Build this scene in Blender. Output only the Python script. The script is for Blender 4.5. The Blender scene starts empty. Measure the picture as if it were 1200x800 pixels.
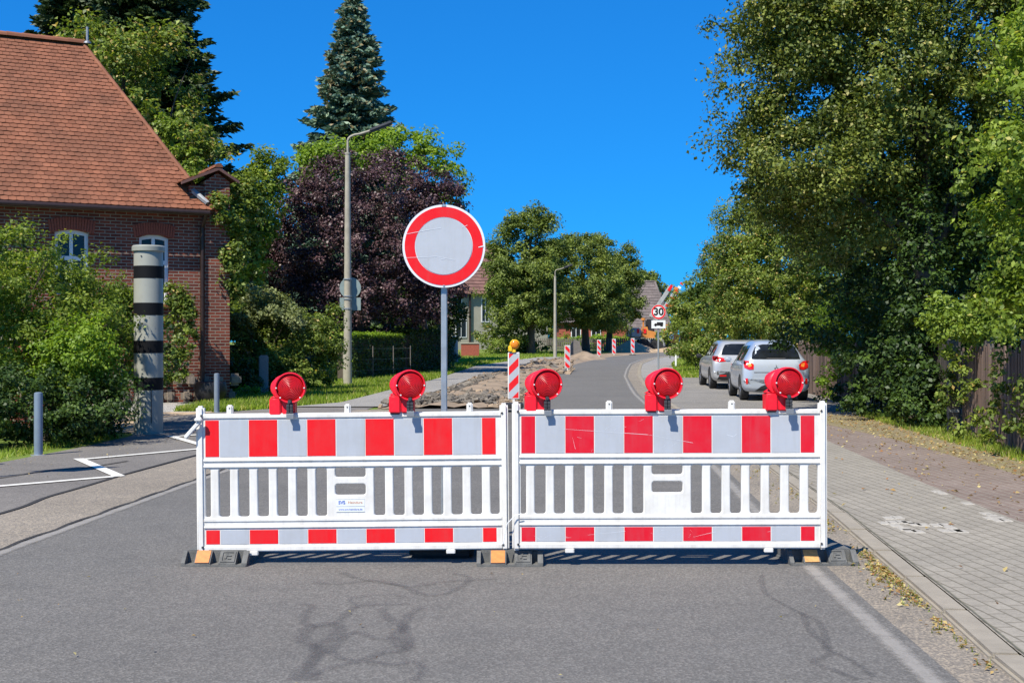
import bpy, bmesh, math, random
import numpy as np
from mathutils import Vector, Matrix
from mathutils.bvhtree import BVHTree

# ------------------------------------------------------------------ camera, sky, sun, exposure
scene = bpy.context.scene
R = math.radians
C = scene.collection
F = 1500.0            # focal length in photo pixels (1200 wide)
EYE = 1.5

cam_d = bpy.data.cameras.new('camera'); cam = bpy.data.objects.new('camera', cam_d); C.objects.link(cam)
cam.location = (0, 0, EYE); cam.rotation_euler = (R(90), 0, 0)
cam_d.sensor_width = 36; cam_d.lens = 45; cam_d.clip_start = .1; cam_d.clip_end = 3000
scene.camera = cam

SUN = Vector((-.44, -.64, 1.0)).normalized()          # towards the sun
world = bpy.data.worlds.new("World"); scene.world = world; world.use_nodes = True
wn = world.node_tree.nodes; wl = world.node_tree.links
bg = wn['Background']
sky = wn.new('ShaderNodeTexSky'); sky.sky_type = 'NISHITA'; sky.sun_disc = False
sky.sun_elevation = math.asin(SUN.z); sky.sun_rotation = math.atan2(SUN.x, SUN.y)
sky.air_density = 1.0; sky.dust_density = 0.0; sky.ozone_density = 5.0; sky.altitude = 800
gm = wn.new('ShaderNodeGamma'); gm.inputs[1].default_value = .64        # deep polarised blue that hardly pales towards the horizon
ml = wn.new('ShaderNodeMix'); ml.data_type = 'RGBA'; ml.blend_type = 'MULTIPLY'; ml.inputs[0].default_value = 1; ml.inputs[7].default_value = (.06, .62, 1.38, 1)
wl.new(sky.outputs[0], gm.inputs[0]); wl.new(gm.outputs[0], ml.inputs[6]); wl.new(ml.outputs[2], bg.inputs['Color'])
bg.inputs['Strength'].default_value = .15
sd = bpy.data.lights.new('sun', 'SUN'); so = bpy.data.objects.new('sun', sd); C.objects.link(so)
sd.energy = 5.0; sd.angle = R(.5); sd.color = (1.0, .95, .84)
so.rotation_euler = (-SUN).to_track_quat('-Z', 'Y').to_euler()
vs = scene.view_settings
vs.view_transform = 'Standard'; vs.look = 'None'; vs.gamma = 1.0; vs.exposure = 0.46; vs.use_curve_mapping = False
scene.cycles.max_bounces = 6; scene.cycles.transparent_max_bounces = 8

# ------------------------------------------------------------------ placement helpers
def gz(y):                                            # the street climbs a little in the distance
    t = max(0.0, min(y, 118) - 35)
    return .0125 * t * t / 20 if t < 10 else .0125 * (t - 5)
def at(px, py, y): return Vector(((px - 600) / F * y, y, EYE + (400 - py) / F * y))
def G(px, py):
    lo, hi = 1.0, 200.0
    for _ in range(50):
        m = (lo + hi) / 2
        if (EYE - gz(m)) * F / m > (py - 400): lo = m
        else: hi = m
    return ((px - 600) / F * lo, lo)
def on_ground(x, y): return Vector((x, y, gz(y)))
def interp(tab, y):
    if y <= tab[0][0]: return tab[0][1]
    for (a, b), (c, d) in zip(tab, tab[1:]):
        if y <= c: return b + (d - b) * (y - a) / (c - a)
    return tab[-1][1]

# ------------------------------------------------------------------ materials
def newmat(name):
    m = bpy.data.materials.new(name); m.use_nodes = True
    nt = m.node_tree; b = nt.nodes['Principled BSDF']
    return m, nt, b
def N(nt, t, **kw):
    n = nt.nodes.new(t)
    for k, v in kw.items():
        if k in n.inputs.keys(): n.inputs[k].default_value = v
        else: setattr(n, k, v)
    return n
def ramp(nt, fac, stops):
    r = nt.nodes.new('ShaderNodeValToRGB'); e = r.color_ramp.elements
    while len(e) < len(stops): e.new(.5)
    for s, (p, c) in zip(e, stops): s.position = p; s.color = (*c, 1) if len(c) == 3 else c
    nt.links.new(fac, r.inputs[0]); return r.outputs[0]
def sc(c, k): return tuple(min(1, max(0, v * k)) for v in c)
def mixc(nt, fac, a, b, mode='MIX'):
    m = nt.nodes.new('ShaderNodeMix'); m.data_type = 'RGBA'; m.blend_type = mode
    if isinstance(fac, (int, float)): m.inputs[0].default_value = fac
    else: nt.links.new(fac, m.inputs[0])
    for i, v in ((6, a), (7, b)):
        if isinstance(v, tuple): m.inputs[i].default_value = (*v[:3], 1)
        else: nt.links.new(v, m.inputs[i])
    return m.outputs[2]
def bumpn(nt, b, height, strength=.4, dist=.01):
    bp = nt.nodes.new('ShaderNodeBump'); bp.inputs['Strength'].default_value = strength
    bp.inputs['Distance'].default_value = dist
    nt.links.new(height, bp.inputs['Height']); nt.links.new(bp.outputs[0], b.inputs['Normal'])
def coord(nt, kind='Object'):
    return nt.nodes.new('ShaderNodeTexCoord').outputs[kind]
def noise(nt, vec, scale, detail=5, rough=.6):
    n = N(nt, 'ShaderNodeTexNoise', Scale=scale, Detail=detail, Roughness=rough); nt.links.new(vec, n.inputs['Vector']); return n.outputs[0]
def mat(name, col, rough=.6, var=.12, scale=6, metal=0., bump=0., bscale=80, spec=.5, grime=0., coat=0.):
    m, nt, b = newmat(name)
    co = coord(nt); n = noise(nt, co, scale)
    c = ramp(nt, n, [(.3, sc(col, 1 - var)), (.7, sc(col, 1 + var))])
    if grime:
        g = noise(nt, co, scale * 2.7, 8, .7)
        f = ramp(nt, g, [(.52, (0, 0, 0)), (.75, (grime, grime, grime))])
        c = mixc(nt, f, c, (.16, .14, .11))
    nt.links.new(c, b.inputs['Base Color'])
    b.inputs['Roughness'].default_value = rough; b.inputs['Metallic'].default_value = metal
    b.inputs['Specular IOR Level'].default_value = spec; b.inputs['Coat Weight'].default_value = coat
    if bump: bumpn(nt, b, noise(nt, co, bscale, 3), bump)
    return m

def leaf_mat(name, dark, mid, light, accent=None, trans=.35, rough=.5, spec=.35):
    """Leaves: each leaf has its own tint (face attribute), patches of the crown differ a little."""
    m, nt, b = newmat(name)
    a = nt.nodes.new('ShaderNodeAttribute'); a.attribute_name = 'tint'
    st = [(0, dark), (.5, mid), (.93 if accent else 1, light)]
    if accent: st.append((1, accent))
    c = ramp(nt, a.outputs['Fac'], st)
    n = noise(nt, coord(nt), .8, 3)
    k = ramp(nt, n, [(.3, (.75, .78, .75)), (.7, (1.2, 1.15, 1.0))])
    c = mixc(nt, 1.0, c, k, 'MULTIPLY')
    nt.links.new(c, b.inputs['Base Color']); b.inputs['Roughness'].default_value = rough
    b.inputs['Specular IOR Level'].default_value = spec
    t = nt.nodes.new('ShaderNodeBsdfTranslucent')
    tc = mixc(nt, 1.0, c, (1.25, 1.25, .55), 'MULTIPLY'); nt.links.new(tc, t.inputs[0])
    mx = nt.nodes.new('ShaderNodeMixShader'); mx.inputs[0].default_value = trans
    nt.links.new(b.outputs[0], mx.inputs[1]); nt.links.new(t.outputs[0], mx.inputs[2])
    nt.links.new(mx.outputs[0], nt.nodes['Material Output'].inputs[0])
    return m

def asphalt(name, base, patch=.12, speck=.5, warm=(1, 1, 1)):
    m, nt, b = newmat(name); co = coord(nt)
    big = noise(nt, co, .35, 6, .65); med = noise(nt, co, 3.0, 5)
    fine = N(nt, 'ShaderNodeTexVoronoi', Scale=85.0); nt.links.new(co, fine.inputs['Vector'])
    c = ramp(nt, big, [(.3, sc(base, 1 - patch)), (.7, sc(base, 1 + patch))])
    c = mixc(nt, 1.0, c, ramp(nt, med, [(.3, (.93, .93, .93)), (.7, (1.07, 1.06, 1.04))]), 'MULTIPLY')
    s = ramp(nt, fine.outputs['Color'], [(.25, (1 - speck * .8,) * 3), (.55, (1, 1, 1)), (.8, tuple(w * (1 + speck * 1.5) for w in warm))])
    sp = nt.nodes.new('ShaderNodeMix'); sp.data_type = 'RGBA'
    c = mixc(nt, .85, c, mixc(nt, 1.0, c, s, 'MULTIPLY'))
    nt.links.new(c, b.inputs['Base Color']); b.inputs['Roughness'].default_value = .85; b.inputs['Specular IOR Level'].default_value = .3
    bumpn(nt, b, fine.outputs['Distance'], .55, .006)
    return m

def brick_mat(name, c1, c2, mortar, bw, bh, msize, axis='xz', rot=0., offset=.5, bump=.5, flecks=None, var=.25, smooth=.15):
    m, nt, b = newmat(name); co = coord(nt)
    sx = nt.nodes.new('ShaderNodeSeparateXYZ'); nt.links.new(co, sx.inputs[0])
    cx = nt.nodes.new('ShaderNodeCombineXYZ')
    ia, ib = {'xz': (0, 2), 'yx': (1, 0), 'xy': (0, 1), 'yz': (1, 2)}[axis]
    nt.links.new(sx.outputs[ia], cx.inputs[0]); nt.links.new(sx.outputs[ib], cx.inputs[1])
    mp = nt.nodes.new('ShaderNodeMapping'); mp.inputs['Rotation'].default_value = (0, 0, rot)
    nt.links.new(cx.outputs[0], mp.inputs[0])
    br = nt.nodes.new('ShaderNodeTexBrick'); nt.links.new(mp.outputs[0], br.inputs['Vector'])
    br.offset = offset
    for k, v in (('Scale', 1.0), ('Mortar Size', msize), ('Mortar Smooth', smooth), ('Brick Width', bw), ('Row Height', bh), ('Bias', 0.0)):
        br.inputs[k].default_value = v
    br.inputs['Color1'].default_value = (*c1, 1); br.inputs['Color2'].default_value = (*c2, 1); br.inputs['Mortar'].default_value = (*mortar, 1)
    n = noise(nt, co, 1.1, 7, .7)
    c = mixc(nt, 1.0, br.outputs['Color'], ramp(nt, n, [(.3, (1 - var,) * 3), (.7, (1 + var,) * 3)]), 'MULTIPLY')
    n2 = noise(nt, co, 40, 3)
    c = mixc(nt, 1.0, c, ramp(nt, n2, [(.3, (.85,) * 3), (.7, (1.15,) * 3)]), 'MULTIPLY')
    nt.links.new(c, b.inputs['Base Color']); b.inputs['Roughness'].default_value = .85; b.inputs['Specular IOR Level'].default_value = .25
    inv = nt.nodes.new('ShaderNodeMath'); inv.operation = 'SUBTRACT'; inv.inputs[0].default_value = 1
    nt.links.new(br.outputs['Fac'], inv.inputs[1]); bumpn(nt, b, inv.outputs[0], bump, .01)
    return m

def worn_mat(name, col, lo=.42, hi=.55, scale=9, rough=.7, strength=1.0):
    """Paint or sealant lying on the road: worn through in patches, softer towards its edges (attribute 'mid')."""
    m, nt, b = newmat(name); co = coord(nt)
    b.inputs['Base Color'].default_value = (*col, 1); b.inputs['Roughness'].default_value = rough
    n = mixc(nt, .45, noise(nt, co, scale, 6, .7), noise(nt, co, 95, 3, .7))
    a = nt.nodes.new('ShaderNodeAttribute'); a.attribute_name = 'mid'
    s = nt.nodes.new('ShaderNodeMath'); s.operation = 'MULTIPLY_ADD'
    nt.links.new(a.outputs['Fac'], s.inputs[0]); s.inputs[1].default_value = .28; nt.links.new(n, s.inputs[2])
    r = ramp(nt, s.outputs[0], [(lo, (0, 0, 0)), (hi, (strength,) * 3)])
    t = nt.nodes.new('ShaderNodeBsdfTransparent'); mx = nt.nodes.new('ShaderNodeMixShader')
    nt.links.new(r, mx.inputs[0]); nt.links.new(t.outputs[0], mx.inputs[1]); nt.links.new(b.outputs[0], mx.inputs[2])
    nt.links.new(mx.outputs[0], nt.nodes['Material Output'].inputs[0])
    return m

def glass_dark(name, col=(.014, .016, .018), rough=.12, spec=.4):
    m, nt, b = newmat(name)
    n = noise(nt, coord(nt), 1.5, 3)
    nt.links.new(ramp(nt, n, [(.35, sc(col, .6)), (.65, sc(col, 1.6))]), b.inputs['Base Color'])
    b.inputs['Roughness'].default_value = rough; b.inputs['Specular IOR Level'].default_value = spec
    return m

M = {}
M['asphalt'] = asphalt('asphalt', (.143, .135, .124), .10, .26)
M['asphalt_side'] = asphalt('asphalt_side', (.172, .157, .142), .16, .25)
M['gutter'] = asphalt('gutter', (.235, .205, .17), .18, .35, (1.05, 1, .9))
M['broken_asphalt'] = mat('broken_asphalt', (.15, .13, .105), .9, .6, 5, bump=.6, bscale=40)
M['path'] = asphalt('path', (.27, .255, .235), .12, .3)
M['parking'] = asphalt('parking', (.215, .2, .18), .15, .35)
M['grey_paving'] = brick_mat('grey_paving', (.30, .27, .222), (.27, .243, .20), (.17, .15, .115), .21, .105, .007, 'yx', R(4), .5, .5, var=.10)
M['red_paving'] = brick_mat('red_paving', (.19, .14, .115), (.215, .165, .14), (.255, .22, .18), .21, .105, .009, 'yx', R(2), .5, .4, var=.15)
M['kerb'] = mat('kerb_concrete', (.30, .262, .205), .85, .12, 5, bump=.3, bscale=120, grime=.3)
M['white_line'] = worn_mat('white_road_paint', (.40, .37, .33), .47, .80, 8, strength=.65)
M['white_line_fresh'] = worn_mat('white_zigzag_paint', (.72, .69, .62), .30, .44, 9)
M['sealant'] = worn_mat('road_sealant', (.09, .086, .084), .36, .80, 4, .5, .22)
M['joint_moss'] = worn_mat('joint_moss', (.11, .105, .06), .45, .70, 9, .9, .7)
M['crack'] = worn_mat('road_crack', (.035, .032, .03), .40, .52, 8, .9)
M['plastic'] = mat('white_plastic', (.80, .79, .78), .38, .04, 3, grime=.22, bump=.04, bscale=40)
M['sheet_red'] = mat('red_sheeting', (.78, .010, .016), .45, .06, 5, coat=.04, spec=.25)
M['sheet_red_old'] = mat('worn_red_sheeting', (.60, .006, .022), .45, .12, 5, coat=.04, spec=.25)
M['sheet_white'] = mat('reflective_white_sheeting', (.45, .475, .52), .45, .05, 5, coat=.03)
M['sheet_edge'] = mat('sheeting_border', (.74, .76, .8), .4, .03)
def weathered(name, col, dirt, rough=.42, amt=.35, spec=.4, film=0.):
    """Outdoor plastic or film: faint vertical runs, scuffs and a dusty bloom."""
    m, nt, b = newmat(name); co = coord(nt)
    mp = nt.nodes.new('ShaderNodeMapping'); mp.inputs['Scale'].default_value = (26, 26, 2.2); nt.links.new(co, mp.inputs[0])
    runs = ramp(nt, noise(nt, mp.outputs[0], 1.0, 5, .65), [(.48, (0, 0, 0)), (.78, (amt,) * 3)])
    bloom = ramp(nt, noise(nt, co, 5, 7, .7), [(.42, (0, 0, 0)), (.75, (amt,) * 3)])
    c = mixc(nt, runs, col, dirt); c = mixc(nt, bloom, c, dirt)
    scuff = ramp(nt, noise(nt, co, 38, 6, .8), [(.66, (0, 0, 0)), (.74, (amt * 1.4,) * 3)]); c = mixc(nt, scuff, c, sc(dirt, .7))
    nt.links.new(c, b.inputs['Base Color']); b.inputs['Specular IOR Level'].default_value = spec
    nt.links.new(ramp(nt, noise(nt, co, 9, 5), [(.3, (rough - .12,) * 3), (.7, (rough + .15,) * 3)]), b.inputs['Roughness'])
    if film: bumpn(nt, b, N(nt, 'ShaderNodeTexVoronoi', Scale=film).outputs['Distance'], .12, .002)
    return m
M['plastic'] = weathered('white_plastic', (.80, .78, .735), (.46, .42, .36), .45, .46)
M['sheet_red'] = weathered('red_sheeting', (.78, .010, .016), (.62, .06, .06), .45, .35, .25, 160)
M['sheet_red_old'] = weathered('worn_red_sheeting', (.68, .007, .024), (.55, .07, .09), .5, .42, .25, 160)
M['sheet_white'] = weathered('reflective_white_sheeting', (.46, .485, .53), (.37, .375, .38), .45, .45, .3, 160)
M['steel'] = mat('galvanised_steel', (.42, .45, .47), .42, .15, 12, metal=.55)
M['steel_dark'] = mat('dark_steel', (.06, .06, .065), .5, .2, 20, metal=.3)
M['bollard'] = mat('bollard_grey', (.20, .25, .31), .45, .08, 9, metal=.2)
M['rubber'] = mat('recycled_rubber', (.125, .125, .118), .8, .25, 18, bump=.5, bscale=160, grime=.5)
M['rubber_black'] = mat('black_rubber', (.022, .022, .023), .7, .2, 12, bump=.3, bscale=100)
M['amber_dull'] = mat('faded_orange_reflector', (.62, .20, .04), .5, .2, 30)
M['amber_pale'] = mat('bleached_orange_reflector', (.55, .30, .10), .5, .25, 30)
M['grey_column'] = mat('column_grey_paint', (.30, .30, .255), .4, .05, 3, grime=.15)
M['black_gloss'] = mat('black_band', (.008, .008, .009), .6, .1, spec=.15)
M['lamp_red'] = mat('lamp_red_plastic', (.84, .010, .028), .4, .08, 12, grime=.18)
M['concrete'] = mat('lamp_pole_concrete', (.36, .33, .26), .85, .15, 6, bump=.3, bscale=60)
M['granite'] = mat('granite', (.34, .33, .31), .85, .3, 60, bump=.4)
M['bark'] = mat('bark', (.085, .065, .048), .9, .3, 9, bump=.9, bscale=22)
M['brick'] = brick_mat('red_brick', (.25, .062, .036), (.125, .034, .025), (.28, .24, .19), .25, .077, .010, 'xz', 0, .5, .7, var=.28)
M['brick_side'] = brick_mat('red_brick_side', (.27, .062, .036), (.15, .035, .024), (.24, .20, .165), .25, .077, .009, 'yz', 0, .5, .6, var=.22)
M['brick_arch'] = mat('arch_brick', (.30, .075, .045), .85, .3, 25)
M['mortar'] = mat('mortar', (.25, .21, .17), .9, .15, 25)
M['fieldstone'] = mat('fieldstone', (.22, .18, .14), .9, .45, 5, bump=.8, bscale=14)
M['gravel'] = asphalt('gravel', (.33, .31, .28), .15, .8)
M['sand'] = mat('sand', (.44, .32, .20), .95, .2, 3, bump=.6, bscale=30)
M['earth'] = mat('earth', (.27, .20, .135), .95, .35, 1.6, bump=.8, bscale=12)
M['gutter_metal'] = mat('brown_gutter', (.055, .032, .026), .4, .2, 8, metal=.4)
M['zinc'] = mat('zinc_flashing', (.30, .31, .32), .5, .2, 9, metal=.5)
M['frame_white'] = mat('white_window_frame', (.74, .75, .77), .4, .03)
M['pane'] = glass_dark('window_pane')
M['cream_shaded'] = mat('shaded_cream_render', (.36, .34, .28), .9, .12, 1.2)  # cream render greyed: the shade on the wall is in the colour
M['cream'] = mat('cream_render', (.50, .46, .36), .9, .1, 1.2)
M['dark_roof'] = mat('dark_roof', (.13, .10, .09), .8, .15, 4)
M['wood_red'] = mat('weathered_red_brown_wood', (.125, .06, .042), .85, .45, 14, bump=.5, bscale=30)
M['wood_grey'] = mat('weathered_grey_wood', (.15, .13, .115), .85, .35, 14, bump=.5, bscale=30)
M['car_a'] = mat('silver_blue_car_paint', (.45, .50, .57), .3, .02, 2, metal=.25, coat=.8)
M['car_b'] = mat('silver_car_paint', (.42, .43, .44), .3, .02, 2, metal=.25, coat=.8)
M['car_glass'] = glass_dark('car_glass', (.012, .014, .016), .04)
M['trim'] = mat('black_trim', (.02, .02, .022), .5, .1)
M['tail_red'] = mat('tail_light_red', (.65, .012, .01), .15, .05, coat=1)
M['tail_orange'] = mat('tail_light_orange', (.9, .28, .04), .15, .05, coat=1)
M['tyre'] = mat('tyre', (.02, .02, .02), .8, .1)
M['rim'] = mat('rim', (.45, .46, .48), .3, .05, metal=.8)
M['orange'] = mat('machine_orange', (.62, .24, .05), .4, .1, 3)
M['machine_grey'] = mat('machine_grey', (.36, .37, .36), .6, .15, 3)
M['yellow'] = mat('battery_yellow', (.88, .55, .02), .4, .05)
M['plate_white'] = mat('sign_white', (.78, .80, .80), .4, .03)
M['sign_back'] = mat('sign_back_grey', (.27, .34, .33), .5, .08, 5, metal=.3)
M['black'] = mat('black_paint', (.012, .012, .014), .5, .05)
M['blue'] = mat('plate_blue', (.02, .10, .50), .4, .05)
M['brick_white'] = mat('white_paving_stone', (.38, .35, .30), .8, .2, 30)
def amber_glass():
    m, nt, b = newmat('amber_lens'); n = noise(nt, coord(nt), 30, 3)
    nt.links.new(ramp(nt, n, [(.3, (.85, .24, .01)), (.7, (1, .38, .02))]), b.inputs['Base Color'])
    b.inputs['Roughness'].default_value = .15; b.inputs['Transmission Weight'].default_value = .25; b.inputs['Coat Weight'].default_value = .6
    return m
M['amber'] = amber_glass()
def red_lens():
    m, nt, b = newmat('red_fresnel_lens'); co = coord(nt)
    ln = nt.nodes.new('ShaderNodeVectorMath'); ln.operation = 'LENGTH'
    sx = nt.nodes.new('ShaderNodeSeparateXYZ'); nt.links.new(co, sx.inputs[0])
    cx = nt.nodes.new('ShaderNodeCombineXYZ'); nt.links.new(sx.outputs[0], cx.inputs[0]); nt.links.new(sx.outputs[2], cx.inputs[1])
    nt.links.new(cx.outputs[0], ln.inputs[0])
    k = nt.nodes.new('ShaderNodeMath'); k.operation = 'MULTIPLY'; k.inputs[1].default_value = 620; nt.links.new(ln.outputs['Value'], k.inputs[0])
    s = nt.nodes.new('ShaderNodeMath'); s.operation = 'SINE'; nt.links.new(k.outputs[0], s.inputs[0])
    n = noise(nt, co, 14, 3)
    nt.links.new(ramp(nt, n, [(.3, (.36, .003, .008)), (.7, (.66, .008, .012))]), b.inputs['Base Color'])
    b.inputs['Roughness'].default_value = .34; b.inputs['Coat Weight'].default_value = .15; b.inputs['Specular IOR Level'].default_value = .35
    bumpn(nt, b, s.outputs[0], .55, .0022)
    return m
M['lens_red'] = red_lens()
def tile_mat(name, lo, hi):
    m, nt, b = newmat(name); a = nt.nodes.new('ShaderNodeAttribute'); a.attribute_name = 'tint'
    c = ramp(nt, a.outputs['Fac'], [(0, lo), (1, hi)])
    n = noise(nt, coord(nt), 1.2, 6, .7)
    c = mixc(nt, 1.0, c, ramp(nt, n, [(.3, (.68, .70, .70)), (.7, (1.18, 1.14, 1.12))]), 'MULTIPLY')
    nt.links.new(c, b.inputs['Base Color']); b.inputs['Roughness'].default_value = .8
    bumpn(nt, b, noise(nt, coord(nt), 30, 3), .3); return m
M['tile'] = tile_mat('clay_tiles', (.19, .066, .030), (.28, .105, .052))
M['tile_far'] = tile_mat('old_clay_tiles', (.165, .08, .065), (.24, .125, .10))
M['tile_dark'] = tile_mat('dark_tiles', (.12, .095, .09), (.19, .155, .145))
def grass_ground():
    m, nt, b = newmat('grass_ground'); co = coord(nt)
    c = ramp(nt, noise(nt, co, .5, 8, .7), [(.3, (.09, .14, .022)), (.5, (.15, .21, .04)), (.68, (.24, .24, .08))])
    c = mixc(nt, ramp(nt, noise(nt, co, 9, 4), [(.55, (0, 0, 0)), (.75, (.6,) * 3)]), c, (.17, .135, .08))
    nt.links.new(c, b.inputs['Base Color']); b.inputs['Roughness'].default_value = .95; b.inputs['Specular IOR Level'].default_value = .1
    bumpn(nt, b, noise(nt, co, 30, 4), .8, .03); return m
M['board'] = tile_mat('weathered_boards', (.07, .042, .032), (.26, .18, .14))
M['board_dark'] = tile_mat('dark_boards', (.05, .042, .036), (.12, .10, .085))
M['ground'] = grass_ground()
def litter_mat():
    m, nt, b = newmat('dry_litter'); co = coord(nt)
    c = ramp(nt, noise(nt, co, 6, 8, .75), [(.3, (.16, .12, .08)), (.5, (.26, .21, .13)), (.7, (.20, .22, .08))])
    nt.links.new(c, b.inputs['Base Color']); b.inputs['Roughness'].default_value = .95; b.inputs['Specular IOR Level'].default_value = .1
    bumpn(nt, b, noise(nt, co, 60, 4), .8, .02); return m
M['litter'] = litter_mat()
L = {}
L['lime'] = leaf_mat('lime_leaves', (.065, .095, .018), (.145, .185, .034), (.29, .33, .07), (.42, .38, .14), .28)
L['lime_far'] = leaf_mat('far_lime_leaves', (0.082, 0.120, 0.024), (0.163, 0.219, 0.043), (0.301, 0.358, 0.077), None, .3)
L['green'] = leaf_mat('fresh_green_leaves', (0.073, 0.122, 0.021), (0.175, 0.237, 0.041), (0.321, 0.398, 0.075), (0.525, 0.385, 0.135), .35)
L['bush'] = leaf_mat('yellow_green_bush_leaves', (.09, .14, .016), (.20, .28, .032), (.34, .42, .07), (.40, .36, .10), .42)
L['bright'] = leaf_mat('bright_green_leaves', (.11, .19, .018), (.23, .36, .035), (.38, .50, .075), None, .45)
L['yellow'] = leaf_mat('yellow_green_leaves', (0.120, 0.179, 0.024), (0.230, 0.326, 0.044), (0.386, 0.483, 0.099), (0.506, 0.473, 0.132), .4)
L['purple'] = leaf_mat('purple_leaves', (.036, .017, .025), (.088, .046, .058), (.20, .125, .14), (.27, .20, .21), .10, .45, .35)
L['spruce'] = leaf_mat('dark_spruce_needles', (0.014, 0.030, 0.012), (0.034, 0.061, 0.019), (0.070, 0.108, 0.030), None, .08)
L['bluespruce'] = leaf_mat('blue_spruce_needles', (.06, .12, .095), (.13, .22, .17), (.24, .33, .24), (.25, .20, .11), .08)
L['dark'] = leaf_mat('dark_shaded_leaves', (0.020, 0.044, 0.010), (0.048, 0.091, 0.016), (0.106, 0.176, 0.029), None, .22)  # dark foliage; colour also darkened to carry shade under the lime
L['grey_green'] = leaf_mat('pale_grey_green_leaves', (0.130, 0.163, 0.060), (0.247, 0.288, 0.120), (0.416, 0.438, 0.216), None, .3)
L['grass'] = leaf_mat('grass_blades', (.14, .20, .02), (.25, .36, .04), (.42, .50, .09), (.60, .52, .22), .45)
L['dry'] = leaf_mat('fallen_leaves', (.30, .13, .05), (.42, .30, .12), (.58, .50, .25), None, .2)

# ------------------------------------------------------------------ object helpers
def tag(o, label=None, cat=None, group=None, kind=None):
    if label: o['label'] = label
    if cat: o['category'] = cat
    if group: o['group'] = group
    if kind: o['kind'] = kind
    return o
def thing(name, loc, label, cat, group=None, rz=0.):
    o = bpy.data.objects.new(name, None); C.objects.link(o); o.empty_display_size = .2
    o.location = loc; o.rotation_euler = (0, 0, rz)
    return tag(o, label, cat, group)
def obj(name, src, mats, parent=None, smooth=False, loc=None, rot=None, label=None):
    if isinstance(src, bmesh.types.BMesh):
        me = bpy.data.meshes.new(name); bmesh.ops.recalc_face_normals(src, faces=src.faces[:]); src.to_mesh(me); src.free()
    else: me = src; me.name = name
    if not isinstance(mats, (list, tuple)): mats = [mats]
    if len(me.materials): me.materials.clear()
    for m in mats: me.materials.append(M[m] if isinstance(m, str) else m)
    if smooth:
        for p in me.polygons: p.use_smooth = True
        if smooth != 'all':
            try: me.set_sharp_from_angle(angle=R(38))
            except Exception: pass
    o = bpy.data.objects.new(name, me); C.objects.link(o)
    if parent: o.parent = parent
    if loc is not None: o.location = loc
    if rot is not None: o.rotation_euler = rot
    if label: o['label'] = label
    return o
def copy_tree(o, parent=None):
    c = o.copy(); C.objects.link(c); c.parent = parent
    for ch in o.children: copy_tree(ch, c)
    return c
def box(bm, cx, cy, cz, sx, sy, sz, rot=None, bev=0., mi=0, seg=2):
    r = bmesh.ops.create_cube(bm, size=1)
    vs_ = r['verts']
    for v in vs_: v.co = Vector((v.co.x * sx, v.co.y * sy, v.co.z * sz))
    fs = list({f for v in vs_ for f in v.link_faces})
    if bev:
        es = list({e for v in vs_ for e in v.link_edges})
        rr = bmesh.ops.bevel(bm, geom=es, offset=bev, segments=seg, affect='EDGES', clamp_overlap=True)
        fs = list(set(rr['faces']) | {f for f in fs if f.is_valid}); vs_ = list({v for f in fs for v in f.verts})
        allv = set(vs_)
        for v in vs_:
            for f in v.link_faces:
                fs.append(f); allv.update(f.verts)
        vs_ = list(allv); fs = list(set(fs))
    m = Matrix.Translation((cx, cy, cz))
    if rot is not None: m = m @ (rot.to_4x4() if hasattr(rot, 'to_4x4') else Matrix.Rotation(rot, 4, 'Z'))
    for v in vs_: v.co = m @ v.co
    for f in fs: f.material_index = mi
    return fs
def poly(bm, pts, mi=0):
    f = bm.faces.new([bm.verts.new(p) for p in pts]); f.material_index = mi; return f
def prism(bm, pts, d, mi=0):
    """pts: closed outline (3-D, planar); extruded by the vector d."""
    d = Vector(d); a = [bm.verts.new(Vector(p)) for p in pts]; b = [bm.verts.new(Vector(p) + d) for p in pts]
    fs = [bm.faces.new(a), bm.faces.new(b[::-1])]
    for i in range(len(a)): fs.append(bm.faces.new((a[i], b[i], b[(i + 1) % len(a)], a[(i + 1) % len(a)])))
    for f in fs: f.material_index = mi
def tube(bm, pts, rad, sides=10, mi=0, cap=True):
    pts = [Vector(p) for p in pts]
    if isinstance(rad, (int, float)): rad = [rad] * len(pts)
    rings = []; up = Vector((0, 0, 1))
    for i, p in enumerate(pts):
        t = (pts[min(i + 1, len(pts) - 1)] - pts[max(i - 1, 0)]).normalized()
        a = t.cross(up if abs(t.z) < .95 else Vector((0, 1, 0))).normalized(); b = t.cross(a)
        rings.append([bm.verts.new(p + (a * math.cos(k * math.tau / sides) + b * math.sin(k * math.tau / sides)) * rad[i]) for k in range(sides)])
    for r0, r1 in zip(rings, rings[1:]):
        for k in range(sides):
            f = bm.faces.new((r0[k], r0[(k + 1) % sides], r1[(k + 1) % sides], r1[k])); f.material_index = mi
    if cap:
        for r in (rings[0][::-1], rings[-1]): bm.faces.new(r).material_index = mi
def disc(bm, c, r, d, sides=40, axis='y', mi=0):
    """short solid cylinder centred at c, thickness d."""
    c = Vector(c); ax = {'x': Vector((1, 0, 0)), 'y': Vector((0, 1, 0)), 'z': Vector((0, 0, 1))}[axis]
    tube(bm, [c - ax * d / 2, c + ax * d / 2], r, sides, mi)
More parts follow.
